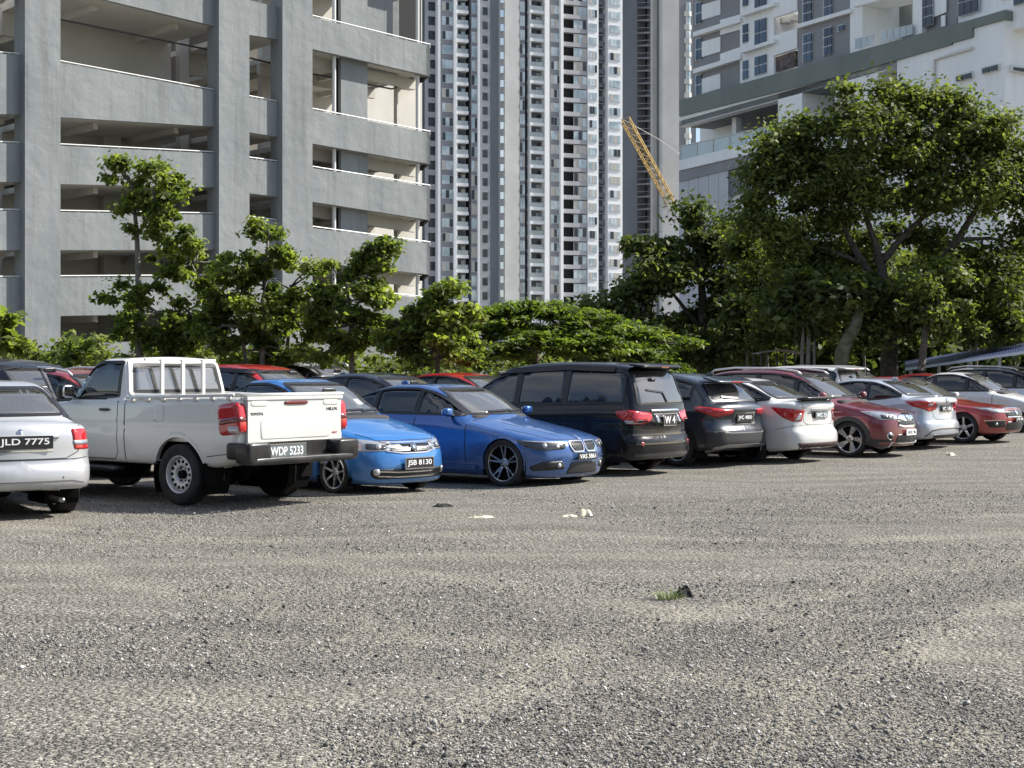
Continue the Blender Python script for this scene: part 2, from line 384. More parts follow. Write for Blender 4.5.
        for x,w in pillars:
            zs=[p for p in clip(clip(poly,-1,0,-(x-.005)),1,0,x+.005)]
            if len(zs)>=3:
                z0,z1=min(p[1] for p in zs),max(p[1] for p in zs)
                s.strip('pillar_trim',[(x,z0-.01),(x,z1+.01)],w+.015,90,M['black'],off=.006)
    def end_glass(s,name,poly,az,m,seal=.03,sm=None):
        poly=rnd(poly,.07,5)
        s.patch(name,poly,az,m,off=.003,mir=False,step=.08); s.holes.append((('front' if az==0 else 'rear'),poly))
        s.strip('window_seal',poly,seal,az,sm or M['black'],closed=True,off=.007,mir=False)
    def finish_body(s,arches,name='body'):
        V,F4=s.sh.body(); c=V[F4].mean(1); ok=np.ones(len(F4),bool); W=s.sh.W
        for xw,rr,zc in arches:
            ok&=~((np.hypot(c[:,0]-xw,c[:,2]-zc)<rr)&(np.abs(c[:,1])>.42))
        for kind,poly in s.holes:
            if kind=='side': ok&=~(pip(c[:,0],c[:,2],poly)&(np.abs(c[:,1])>.35))
            else:
                x=c[:,1] if kind=='front' else -c[:,1]
                a=pip(x,c[:,2],poly)&((c[:,0]<s.sp['mid']) if kind=='front' else (c[:,0]>s.sp['mid']))
                ok&=~a
        if s.sp.get('bedcut'):
            x0,x1,yw=s.sp['bedcut']; ok&=~((c[:,0]>x0)&(c[:,0]<x1)&(np.abs(c[:,1])<yw)&(c[:,2]>.9))
        F4=F4[ok]; me=np_mesh('body',V,F4)
        o=link(name,me,s.pm,s.root,True); return o
    def wells(s,arches):
        for xw,rr,zc in arches:
            for sg in (1,-1):
                mb=MB(); y1=sg*(s.sh.W-.035); y0=sg*(s.sh.W-.42); n=20; V=[];F=[]
                for k in range(n+1):
                    th=-.5+(math.pi+1.0)*k/n
                    for y in (y0,y1): V.append((xw+rr*1.015*math.cos(th),y,zc+rr*1.015*math.sin(th)))
                for k in range(n): F.append((2*k,2*k+1,2*k+3,2*k+2))
                F.append(tuple(2*k for k in range(n+1))); mb.add(V,F)
                mb.build('wheel_well',M['void'],s.root)
    def cabin(s,x0,x1,seats,zt,yw,driver=True,col='dark'):
        mb=MB(); b=s.sh.belt
        mb.box(((x0+x1)/2,0,b-.42),(x1-x0,yw*2,.05))
        mb.sup((x0+.22,0,b-.06),(.28,yw,.1),.35)     # dash
        for xs in seats:
            for y in ((-yw*.5,yw*.5)):
                mb.sup((xs,y,b-.28),(.27,.24,.1),.5); mb.sup((xs+.3,y,b-.02),(.09,.23,.33),.5,ry=R(14)); mb.sup((xs+.39,y,min(b+.36,zt-.2)),(.05,.13,.09),.6)
        o=mb.build('cabin_interior',M[col],s.root,True)
        w=MB(); th=[2*math.pi*k/20 for k in range(21)]; cx=x0+.5; 
        w.tube([(cx+.06*math.sin(t),-yw*.5+.18*math.cos(t),b-.02+.17*math.sin(t)) for t in th],.014,6,cap=False)
        w.build('steering_wheel',M['black'],s.root,True)
        for y in (0,): 
            m2=MB(); m2.sup((x0+.62,0,zt-.12),(.015,.12,.035),.5); m2.build('rear_view_mirror',M['black'],s.root,True)
    def mirrors(s,x,z,m,y=None,r=(.06,.085,.058)):
        y=y or s.sh.W+.05
        for sg in (1,-1):
            mb=MB(); mb.sup((x,sg*y,z),r,.62,20,12); mb.box((x+.02,sg*(y-.1),z-.05),(.05,.16,.03),mi=1)
            o=mb.build('door_mirror',[m,M['black']],s.root,True)
            g=MB(); g.sup((x+r[0]*.88,sg*y,z),(.012,r[1]*.8,r[2]*.75),.5); g.build('mirror_glass',M['chrome'],o,True)
    def handles(s,xs,z,m):
        for x in xs:
            Q,N=s.sh.proj([x],[z],90,.018)
            for sg in (1,-1):
                mb=MB(); mb.sup((x,sg*Q[0][1],z),(.10,.018,.017),.6,12,8); mb.build('door_handle',m,s.root,True)
    def plate(s,az,a,z,w,h,text,m=None,tm=None,off=.015,frame=None,tilt=0,ts=None,x=None):
        Q,N=s.sh.proj([a],[z],az,off); q=Q[0]; 
        sgn=-1 if az==0 else 1
        X=q[0] if x is None else x
        mb=MB(); mb.box((X,q[1],z),(.014,w,h)); 
        o=mb.build('number_plate',m or M['plate'],s.root)
        if frame:
            f=MB(); t=.012
            for dz in (-h/2,h/2): f.box((X+sgn*.003,q[1],z+dz),(.018,w+t,t))
            for dy in (-w/2,w/2): f.box((X+sgn*.003,q[1]+dy,z),(.018,t,h-t))
            f.build('plate_frame',frame,o)
        if text: s.text(text,(X+sgn*.0085,q[1],z),w*.86,h*.62 if not ts else ts,az,tm or M['white'],o)
        return o
    def text(s,text,loc,w,h,az,m,parent,name='lettering',bold=.012):
        cu=bpy.data.curves.new(name,'FONT'); cu.body=text; cu.size=1; cu.align_x='CENTER'; cu.align_y='CENTER'; cu.extrude=.02; cu.offset=bold
        t=bpy.data.objects.new(name,cu); C.objects.link(t); bpy.context.view_layer.update()
        dg=bpy.context.evaluated_depsgraph_get(); me=bpy.data.meshes.new_from_object(t.evaluated_get(dg)); bpy.data.objects.remove(t)
        co=np.empty(len(me.vertices)*3); me.vertices.foreach_get('co',co); co=co.reshape(-1,3)
        mn,mx=co.min(0),co.max(0); co-= (mn+mx)/2; co[:,0]*=w/(mx[0]-mn[0]); co[:,1]*=h/(mx[1]-mn[1]); co[:,2]*=.1
        if az==180: V=np.stack([co[:,2]+loc[0],co[:,0]+loc[1],co[:,1]+loc[2]],1)   # viewed from the rear (+x): right is +y
        elif az==0: V=np.stack([-co[:,2]+loc[0],-co[:,0]+loc[1],co[:,1]+loc[2]],1)
        elif az==90: V=np.stack([-co[:,0]+loc[0],co[:,2]+loc[1],co[:,1]+loc[2]],1)
        else: V=np.stack([co[:,0]+loc[0],-co[:,2]+loc[1],co[:,1]+loc[2]],1)       # seen from -y
        me.vertices.foreach_set('co',V.astype(np.float32).ravel()); me.update()
        me.materials.clear(); return link(name,me,m,parent)
    def place(s,T,xw,yw,ang):
        c,sn=math.cos(ang),math.sin(ang)
        s.root.location=(T[0]-(c*xw-sn*yw),T[1]-(sn*xw+c*yw),0); s.root.rotation_euler=(0,0,ang)
WHEELS={}
def wheel_meshes(style,r,wd,rimf=.68,rn=''):
    key=(style,r,wd,rn)
    if key in WHEELS: return WHEELS[key]
    h=wd/2; ri=r*rimf
    t=MB(); t.lathe([(-h*.8,ri),(-h,ri+.03),(-h*1.02,r*.88),(-h*.86,r*.975),(-h*.6,r),(-h*.45,r*.985),(-h*.4,r),(-.01,r),(0,r*.985),(.01,r),(h*.4,r),(h*.45,r*.985),(h*.6,r),(h*.86,r*.975),(h*1.02,r*.88),(h,ri+.03),(h*.8,ri)],48)
    tm=t.mesh('tyre')
    b=MB(); ro=ri*1.0
    b.lathe([(h*.86,ro+.008),(h*.93,ro),(h*.88,ro*.96),(h*.6,ro*.93),(-h*.8,ro*.9),(-h*.82,ro)],40)   # rim barrel, face at +y
    b.lathe([(h*.1,.0001),(h*.1,ro*.92)],32,mi=1)  # dark backing / brake
    f=h*.62
    def spoke(th0,r0,r1,w0,w1,y0,y1,sk=0):
        c,s_=math.cos(th0),math.sin(th0); th1=th0+sk; c1,s1=math.cos(th1),math.sin(th1)
        A=[];
        for (rr,w_,y_,cc,ss) in ((r0,w0,y0,c,s_),(r1,w1,y1,c1,s1)):
            for (q,dy) in ((-w_/2,-.03),(w_/2,-.03),(w_*.32,0),(-w_*.32,0)):
                A.append((rr*cc-q*ss,y_+dy,rr*ss+q*cc))
        b.add(A,[(0,1,5,4),(1,2,6,5),(2,3,7,6),(3,0,4,7)])
    if style=='steel':
        b.lathe([(f*.2,ro*.93),(f*.75,ro*.86),(f*.9,ro*.72),(f*.8,ro*.5),(f*.25,ro*.36),(f*.25,.001)],40)
        for k in range(14):
            a=2*math.pi*k/14; c=(ro*.72*math.cos(a),f*.92,ro*.72*math.sin(a)); b.sup(c,(.021,.012,.021),1,10,6,mi=1)
        b.lathe([(f*.3,.055),(f*1.0,.05),(f*1.05,.03),(f*1.05,.001)],16,mi=1)
        for k in range(6):
            a=2*math.pi*k/6; b.sup((.085*math.cos(a),f*.35,.085*math.sin(a)),(.014,.02,.014),1,8,6,mi=1)
    else:
        n={'twin5':5,'multi7':7,'turbine':5,'star8':8,'five':5}[style]
        b.lathe([(f*.4,.075),(f*.95,.068),(f*1.0,.04),(f*1.0,.001)],20)
        for k in range(n):
            a=2*math.pi*k/n+.3
            if style=='twin5':
                for q in (-.13,.13): spoke(a+q*.6,.05,ro*.95,.035,.035,f*.9,f*1.25,q*.75)
            elif style=='turbine': spoke(a,.05,ro*.95,.06,.12,f*.9,f*1.2,.35); spoke(a+.3,.05,ro*.93,.02,.03,f*.8,f*1.1,.3)
            elif style=='multi7': spoke(a,.05,ro*.95,.045,.035,f*.9,f*1.2)
            elif style=='star8': spoke(a,.05,ro*.95,.035,.03,f*.9,f*1.2); spoke(a+.2,ro*.55,ro*.94,.02,.02,f*.9,f*1.1)
            else: spoke(a,.05,ro*.95,.08,.07,f*.9,f*1.2)
        for k in range(5):
            a=2*math.pi*k/5; b.sup((.05*math.cos(a),f*1.0,.05*math.sin(a)),(.008,.01,.008),1,6,4,mi=1)
    rm=b.mesh('rim'); WHEELS[key]=(tm,rm); tm.materials.append(M['rubber']); return WHEELS[key]
def add_wheels(car,xs,yc,r,wd,style,rimm,rimf=.68):
    tm,rm=wheel_meshes(style,r,wd,rimf,rimm.name)
    if not rm.materials: rm.materials.append(rimm); rm.materials.append(M['void'])
    for x in xs:
        for sg in (1,-1):
            w=bpy.data.objects.new('wheel',rm); C.objects.link(w); w.parent=car.root; w.location=(x,sg*yc,r)
            if sg<0: w.rotation_euler=(0,0,math.pi)
            w.rotation_euler.y=.0
            t=bpy.data.objects.new('tyre',tm); C.objects.link(t); t.parent=w
            w.data.polygons.foreach_set('use_smooth',np.zeros(len(rm.polygons),bool))
    tm.polygons.foreach_set('use_smooth',np.ones(len(tm.polygons),bool))
# ---------------- the cars ----------------
PA=dict(
 silver=paint('pale_silver_paint',(.43,.44,.46),.35), white=paint('white_paint',(.60,.60,.575),0,.4), white2=paint('pearl_white_paint',(.62,.62,.61),0,.35),
 azure=paint('azure_paint',(.012,.17,.50),.3,.3), blue=paint('deep_blue_paint',(.022,.105,.34),.45,.32), black=paint('black_paint',(.004,.005,.008),0,.3,.03),
 grey=paint('dark_grey_paint',(.022,.030,.042),.4,.3), maroon=paint('maroon_paint',(.16,.010,.022),.3,.3), lsilver=paint('silver_blue_paint',(.48,.51,.57),.35,.3),
 red=paint('red_paint',(.30,.012,.016),.25,.3), navy=paint('navy_paint',(.012,.018,.04),.3,.3), red2=paint('bright_red_paint',(.42,.015,.02),.1,.3))
P(PA['black']).inputs['Specular IOR Level'].default_value=.15; P(PA['black']).inputs['Coat Weight'].default_value=.55
P(PA['grey']).inputs['Coat Weight'].default_value=.7
def common(car,xw,rw,arr,dlo,pillars,ws,rwn,gside='gd',gfront=None,gws='gl',grw='gd',archm=None,archw=.05,seats=(),mir=None,hand=(),wheel=None,cabin=None,seams=True,aoff=.006):
    sp=car.sp; arches=[(x,arr,rw) for x in xw]
    car.side_glass(dlo,pillars,M[gside],mfront=M[gfront] if gfront else None)
    if ws: car.end_glass('windscreen',[(-ws[0],ws[1]),(ws[0],ws[1]),(ws[2],ws[3]),(-ws[2],ws[3])],0,M[gws])
    if rwn: car.end_glass('rear_window',[(-rwn[0],rwn[1]),(rwn[0],rwn[1]),(rwn[2],rwn[3]),(-rwn[2],rwn[3])],180,M[grw])
    body=car.finish_body(arches); car.wells(arches)
    for x in xw: car.arch(x,arr,archm,archw,aoff)
    if mir: car.mirrors(mir[0],mir[1],mir[2] if len(mir)>2 else car.pm)
    if hand: car.handles(hand[0],hand[1],hand[2] if len(hand)>2 else car.pm)
    if wheel: add_wheels(car,xw,sp['W']-.125,rw,wheel[1],wheel[0],wheel[2],wheel[3] if len(wheel)>3 else .68)
    if cabin: car.cabin(*cabin)
    # sills
    return body
def seams(car,xs,z0,z1,name='door_gap'):
    for x in xs: car.strip(name,[(x,z0),(x+(.0),z1)],.013,90,M['black'],off=.0025)
def wipers(car,n=2,az=0,z=None,hw=.6,base=None):
    sh=car.sh
    for k in range(n):
        a0=-hw*.1-(k*hw*.75) if n==2 else 0
        pts=[(a0+hw*.5,z),(a0-hw*.35,z+.015)] if az==0 else [(-.02,z),(hw*.55,z+.03)]
        car.strip('wiper',pts,.022,az,M['black'],off=.02,mir=False)
def lump(name,c,r,m,parent,e=.5,ry=0):
    mb=MB(); mb.sup(c,r,e,18,12,ry=ry); return mb.build(name,m,parent,True)
def disc(car,name,pt,az,r,m,off=.012,mir=True,parent=None):
    c=car.p3([pt],az)[0]; poly=[(c[0]+r*math.cos(t*math.pi/8),c[1]+r*math.sin(t*math.pi/8)) for t in range(16)]
    return car.patch(name,poly,az,m,off=off,mir=mir,step=.05,parent=parent)
NOSE=R(143.13); TAIL=R(-36.87)
def ucar(sp): # defaults
    d=dict(mid=sp['L']*.52,rw=.3); d.update(sp); return d

# --- pale silver old sedan, rear corner, far left
def car_persona():
    L=4.47
    sp=ucar(dict(L=L,W=.86,belt=.98,rw=.295,
     zl=[(0,.6),(.1,.7),(.3,.78),(1.0,.88),(1.4,.93),(2.6,.96),(3.4,.99),(3.85,1.06),(4.2,1.075),(4.40,1.06),(4.47,1.02)],
     zg=[(1.2,.85),(1.4,.95),(1.8,1.2),(2.15,1.38),(2.5,1.47),(2.85,1.51),(3.15,1.495),(3.45,1.41),(3.75,1.26),(3.98,1.12),(4.1,1.0)],
     xn=[(.1,.14),(.25,.04),(.5,0),(.7,.05),(.85,.15)], xt=[(.1,L-.12),(.25,L-.03),(.45,L),(.55,L-.01),(.62,L-.05),(.9,L-.07),(1.05,L-.12)],crease=.72,kt=.07,kr=.22,br=.16,zb=[(0,.22),(.5,.19),(L/2,.19),(L-.7,.30),(L,.34)]))
    c=Car('parked_sedan',sp,PA['silver'],'pale silver saloon cropped by the left edge, in front of the white pickup truck','sedan')
    common(c,(.85,3.45),.295,.335,c.dlo(.08,.02),[(2.2,.05),(3.1,.05)],(.6,.99,.5,1.34),(.64,1.13,.52,1.42),gside='gm',grw='gl',
      mir=None,hand=((2.35,3.2),.86),wheel=('five',.235,M['alloy']),cabin=(1.3,3.6,(2.0,2.9),1.4,.62))
    for o in (0,):
        c.patch('tail_light',rnd(c.p3([(L-.06,.62,.99),(L-.06,.64,.76),(L-.30,.86,.76),(L-.34,.86,.97)],150),.03),150,M['red'])
        c.patch('reversing_light',rnd(c.p3([(L-.03,.64,.86),(L-.03,.65,.81),(L-.2,.85,.81),(L-.2,.85,.86)],150),.02),150,M['clear'],off=.007)
        c.strip('boot_gap',[(-.68,1.02),(-.64,.74),(-.5,.67),(.5,.67),(.64,.74),(.68,1.02)],.008,180,M['black'],off=.002,mir=False)
        c.strip('bumper_gap',[(-.83,.68),(-.6,.66),(.6,.66),(.83,.68)],.008,180,M['black'],off=.0025,mir=False)
    c.patch('boot_handle',rnd([(-.42,.885),(.42,.885),(.42,.925),(-.42,.925)],.02),180,PA['silver'],off=.02,mir=False)
    c.strip('bumper_crease',[(-.7,.40),(-.55,.43),(.55,.43),(.7,.40)],.016,180,M['grey'],off=.003,mir=False)
    disc(c,'parking_sensor',(L,.45,.47),180,.011,M['grey'],off=.003); disc(c,'badge',(L,.0,.955),180,.035,M['chrome'],off=.006,mir=False)
    c.plate(180,-.04,.85,.60,.14,'JLD 7775',off=.012)
    c.strip('number_plate_surround',[(-.35,.758),(.35,.758)],.012,180,M['chrome'],off=.006,mir=False)
    ex=MB(); ex.tube([(L-.5,.45,.22),(L-.06,.45,.22)],.025,10); ex.build('exhaust',M['alloyd'],c.root,True)
    c.place((-5.13,17.1),3.45,.735,math.atan2(-.83,.558)); return c   # right rear wheel

# --- white single cab pickup
def car_pickup():
    L=5.1
    sp=ucar(dict(L=L,W=.905,belt=1.24,rw=.37,mid=2.3,zc=.85,xa=1.0,xr=.6,
     side=[(.1,.95),(.45,.955),(.6,.98),(.8,1.0),(1.0,.995),(1.15,.985),(1.3,.975),(1.6,.93)],
     plan=[(-.2,.95),(.3,.96),(1,1),(4.6,1),(5.1,.99)],
     zb=[(0,.45),(.5,.42),(2.5,.47),(4.6,.47),(5.1,.60)],
     zl=[(0,.82),(.08,.95),(.3,1.06),(.9,1.13),(1.3,1.17),(1.6,1.22),(2.8,1.265),(5.0,1.315),(5.1,1.315)],
     zg=[(1.35,1.0),(1.6,1.16),(1.88,1.40),(2.12,1.61),(2.3,1.74),(2.5,1.795),(2.85,1.795),(2.95,1.75),(3.02,1.5),(3.07,1.2),(3.09,1.0)],
     xn=[(.3,.1),(.45,.02),(.7,0),(.9,.05),(1.05,.12)], xt=[(.4,L-.05),(.6,L-.02),(.8,L),(1.2,L),(1.3,L-.01)],
     hc=.012,kt=.035,kr=.05,br=.02,cr=.05,tum=.09,kg=.08,gin=.03,crease=.95,bedcut=(3.14,5.02,.83)))
    c=Car('pickup_truck',sp,PA['white'],'white single-cab pickup truck with an open cargo bed and black rear bumper','pickup truck')
    dlo=c.dlo(.07,.02,cut=[(1,0,2.88)])
    pl=rnd(dlo,.02,2) if len(dlo)<8 else dlo
    common(c,(.965,4.05),.37,.47,pl,[],(.70,1.27,.62,1.67),None,gside='gd',gfront='gd',archw=.04,
      mir=(1.42,1.29,M['black'],1.02,(.08,.11,.1)) if 0 else None,hand=((2.68,),1.13,M['black']),wheel=('steel',.235,M['steel'],.60),cabin=(1.3,2.9,(2.2,),1.72,.66))
    for sg in (1,-1):
        mb=MB(); mb.sup((2.02,sg*1.0,1.35),(.07,.11,.10),.6,18,12); mb.box((2.03,sg*.93,1.29),(.06,.14,.03)); o=mb.build('door_mirror',M['black'],c.root,True)
        g=MB(); g.sup((2.086,sg*1.0,1.35),(.012,.09,.08),.5); g.build('mirror_glass',M['chrome'],o,True)
    # rear cab window and headboard
    rwp=rnd([(-.72,1.35),(.72,1.35),(.67,1.69),(-.67,1.69)],.06,4)
    c.patch('rear_window',rwp,180,M['gl'],off=.004,mir=False,step=.08); c.strip('window_seal',rwp,.055,180,M['black'],closed=True,off=.008,mir=False)
    c.strip('window_frame',rnd([(-.765,1.31),(.765,1.31),(.705,1.735),(-.705,1.735)],.07,4),.05,180,PA['white'],closed=True,off=.010,mir=False)
    # cut window from body
    body=[o for o in c.root.children if o.name.startswith('body')][0]
    import bmesh
    bm=bmesh.new(); bm.from_mesh(body.data)
    kill=[f for f in bm.faces if 2.7<f.calc_center_median().x<3.12 and f.calc_center_median().z>1.28 and pip(np.array([f.calc_center_median().y]),np.array([f.calc_center_median().z]),rwp)[0]]
    bmesh.ops.delete(bm,geom=kill,context='FACES'); bm.to_mesh(body.data); bm.free()
    # bed tub
    mb=MB(); x0,x1,y=3.12,5.04,.80
    mb.box(((x0+x1)/2,0,.78),(x1-x0,y*2,.04)); mb.box(((x0+x1)/2,y+.02,1.03),(x1-x0,.04,.5)); mb.box(((x0+x1)/2,-y-.02,1.03),(x1-x0,.04,.5))
    mb.box((x0+.02,0,1.03),(.04,y*2,.5)); mb.box((x1,0,1.05),(.05,y*2,.5)); mb.build('cargo_bed',PA['white'],c.root)
    g=MB(); g.box((3.14,0,1.285),(.06,1.74,.035)); g.box((3.06,0,1.755),(.035,1.16,.03)); 
    for yy in (-.34,.0,.34): g.box((3.10,yy,1.525),(.035,.045,.47))
    g.build('headboard_rack',PA['white'],c.root)
    g=MB()
    for sg in (1,-1):
        g.tube([(3.10,sg*.895,1.285),(5.02,sg*.895,1.335)],.02,8)
        for k in range(7):
            x=3.2+k*.29; g.box((x,sg*.895,1.255+.007*k),(.05,.035,.05))
    g.tube([(5.1,-.86,1.335),(5.1,.86,1.335)],.018,8); g.build('tie_down_rail',PA['white'],c.root,True)
    # tailgate
    tg=MB(); tg.box((L+.012,0,1.04),(.05,1.56,.53)); tg.box((L+.016,0,1.295),(.07,1.60,.04)); o=tg.build('tailgate',PA['white'],c.root)
    tp=MB(); tp.sup((L+.028,0,.925),(.016,.58,.115),.12,24,8); tp.build('pressed_panel',PA['white'],o,True)
    t=MB(); t.sup((L+.04,0,1.235),(.015,.20,.022),.5); t.build('brake_light',M['redd'],o,True)
    for yy in (-.6,.6): 
        q=MB(); q.sup((L+.034,yy,1.23),(.01,.14,.035),.5); q.build('tailgate_latch',PA['white'],o,True)
    c.text('TOYOTA',(L+.040,-.64,1.11),.2,.032,180,M['lampd'],o); c.text('HILUX',(L+.040,.62,1.15),.19,.034,180,M['lampd'],o); c.text('4x2',(L+.04,.66,.86),.09,.025,180,M['red'],o)
    # gap lines
    c.strip('body_gap',[(3.06,.48),(3.06,1.26)],.014,90,M['black'],off=.002)
    c.strip('door_gap',[(1.6,1.24),(1.6,.62),(1.68,.52),(2.86,.52),(2.92,.6),(2.92,1.24)],.009,90,M['black'],off=.0025)
    c.patch('fuel_flap',rnd([(3.62,1.0),(3.80,1.0),(3.80,1.2),(3.62,1.2)],.04),90,PA['white'],off=.003)
    c.strip('bumper_gap',[(4.55,.60),(5.05,.66)],.01,90,M['black'],off=.002)
    c.text('4x2 G',(1.25,-.925,1.08),.16,.03,270,M['lampd'],c.root); 
    # lights
    for sg in (1,-1):
        t=MB(); t.sup((L-.16,sg*.845,1.05),(.185,.075,.19),.35,20,12,ry=R(-7)); o=t.build('tail_light',M['red'],c.root,True)
        t=MB(); t.sup((L-.07,sg*.850,.93),(.09,.076,.045),.35,20,10); t.build('reversing_light',M['clear'],o,True)
        t=MB(); t.sup((L-.15,sg*.850,1.03),(.182,.0765,.04),.35,20,10,ry=R(-7)); t.build('dark_lens_band',M['redd'],o,True)
    c.patch('headlight',rnd(c.p3([(.1,.5,1.0),(.1,.52,.85),(.5,.9,.9),(.6,.9,1.02)],45),.03),45,M['clear'])
    c.patch('grille',rnd([(-.5,.72),(.5,.72),(.52,1.0),(-.52,1.0)],.05),0,M['mesh'],mir=False)
    # bumper
    b=MB()
    for sg in (1,-1): b.sup((L+.09,sg*.745,.655),(.13,.19,.125),.3,20,12); b.sup((L-.0,sg*.885,.68),(.18,.045,.10),.3,16,10)
    b.sup((L+.10,0,.56),(.13,.93,.045),.3,24,10); b.box((L+.02,0,.67),(.06,1.0,.2)); o=b.build('rear_bumper',M['bump'],c.root,True); smooth_by_angle(o,50)
    c.plate(180,.22,.665,.62,.165,'WDP 5233',m=M['plateg'],x=L+.10,frame=M['chrome'])
    s=MB()
    for sg in (1,-1): s.sup((2.2,sg*.86,.40),(.75,.10,.035),.3,16,8)
    s.build('side_step',M['black'],c.root,True)
    u=MB()
    for sg in (1,-1): u.box((2.6,sg*.42,.52),(4.6,.09,.14)); u.tube([(4.05,sg*.6,.37),(4.05,0,.37)],.05,8)
    u.sup((4.05,.1,.37),(.15,.13,.14),.9,12,8); u.box((2.4,0,.55),(3.9,1.1,.1)); u.box((4.6,0,.6),(.8,1.4,.1)); u.build('chassis_frame',M['void'],c.root)

    for sg in (1,-1):
        m=MB(); m.box((4.53,sg*.79,.40),(.02,.2,.24)); m.build('mud_flap',M['void'],c.root)

    ex=MB(); ex.box((5.0,.62,.52),(.05,.14,.1),rz=.4); ex.build('tow_hook',M['bwhite'],c.root)
    T=ground_pt(184,505); c.place(T,4.05,-.80,TAIL); return c

def car_bezza():
    L=4.15
    sp=ucar(dict(L=L,W=.81,belt=.98,rw=.29,
     zl=[(0,.53),(.06,.63),(.22,.74),(.7,.88),(1.15,.98),(1.35,1.01),(2.4,1.0),(3.3,1.04),(3.7,1.09),(4.05,1.08),(4.15,1.0)],
     zg=[(1.0,.9),(1.2,1.0),(1.5,1.17),(1.85,1.36),(2.15,1.46),(2.5,1.51),(2.85,1.50),(3.15,1.41),(3.45,1.26),(3.7,1.1),(3.8,1.02)],
     xn=[(.08,.12),(.18,.03),(.35,0),(.5,.02),(.63,.07),(.78,.16)], xt=[(.1,L-.12),(.3,L-.02),(.6,L),(.9,L-.04),(1.05,L-.1)],bf=.26,crease=.8,zb=[(0,.15),(.5,.15),(L/2,.17),(L-.7,.2),(L,.27)]))
    c=Car('parked_sedan',sp,PA['azure'],'bright azure blue saloon parked nose out, right behind the white pickup truck','sedan')
    common(c,(.78,3.235),.29,.33,c.dlo(.075,.02),[(2.05,.06),(2.9,.05)],(.60,1.03,.5,1.44),(.55,1.13,.47,1.4),gside='gd',
      mir=None,hand=((2.15,3.0),.9),wheel=('multi7',.18,M['alloy'],.72),cabin=(1.15,3.4,(1.85,2.7),1.46,.6))
    c.patch('headlight',rnd(c.p3([(.10,.36,.675),(.06,.42,.575),(.34,.78,.58),(.62,.80,.76),(.3,.62,.72)],40),.03),40,M['clear'],off=.005)
    c.patch('headlight_bezel',rnd(c.p3([(.11,.42,.645),(.1,.46,.595),(.24,.68,.60),(.28,.66,.68)],40),.03),40,M['lampd'],off=.009)
    disc(c,'projector_lamp',(.13,.56,.635),40,.035,M['lamp'],off=.018)
    c.patch('grille',rnd([(-.38,.555),(.38,.555),(.42,.665),(-.42,.665)],.03),0,M['black'],off=.004,mir=False)
    for z in (.545,.60): c.strip('grille_bar',[(-.43,z+.035),(-.2,z),(.2,z),(.43,z+.03)],.013,0,M['chrome'],off=.012,mir=False)
    c.strip('bonnet_trim',[(-.46,.695),(-.25,.68),(.25,.68),(.46,.695)],.014,0,M['chrome'],off=.012,mir=False)
    disc(c,'badge',(0,0,.615),0,.05,M['chrome'],off=.03,mir=False)
    c.patch('lower_grille',rnd([(-.58,.22),(.58,.22),(.64,.27),(.64,.35),(-.64,.35),(-.64,.27)],.04),0,M['black'],off=.004,mir=False)
    for z in (.245,.305): c.strip('lower_grille_bar',[(-.56,z+.015),(-.3,z),(.3,z),(.56,z+.015)],.015,0,M['chrome'],off=.010,mir=False)
    disc(c,'fog_light',(.1,.60,.31),25,.045,M['lamp'],off=.012)
    c.plate(0,-.02,.415,.50,.14,'JSB 8130',frame=M['chrome'],off=.03)
    c.strip('bonnet_gap',[(-.64,.79),(-.5,.71),(.5,.71),(.64,.79)],.008,0,M['black'],off=.002,mir=False)
    seams(c,(1.36,),.35,.98); wipers(c,2,0,1.06,.6); c.patch('windscreen_sticker',rnd([(-.42,1.15),(-.30,1.15),(-.30,1.22),(-.42,1.22)],.01),0,M['paper'],off=.006,mir=False)
    c.patch('tail_light',rnd(c.p3([(L-.03,.45,.98),(L-.03,.48,.80),(L-.35,.80,.82),(L-.42,.80,.98)],150),.03),150,M['red'])
    c.plate(180,0,.72,.5,.12,None)
    c.place(ground_pt(337,494.5),.78,.70,NOSE-R(6)); return c

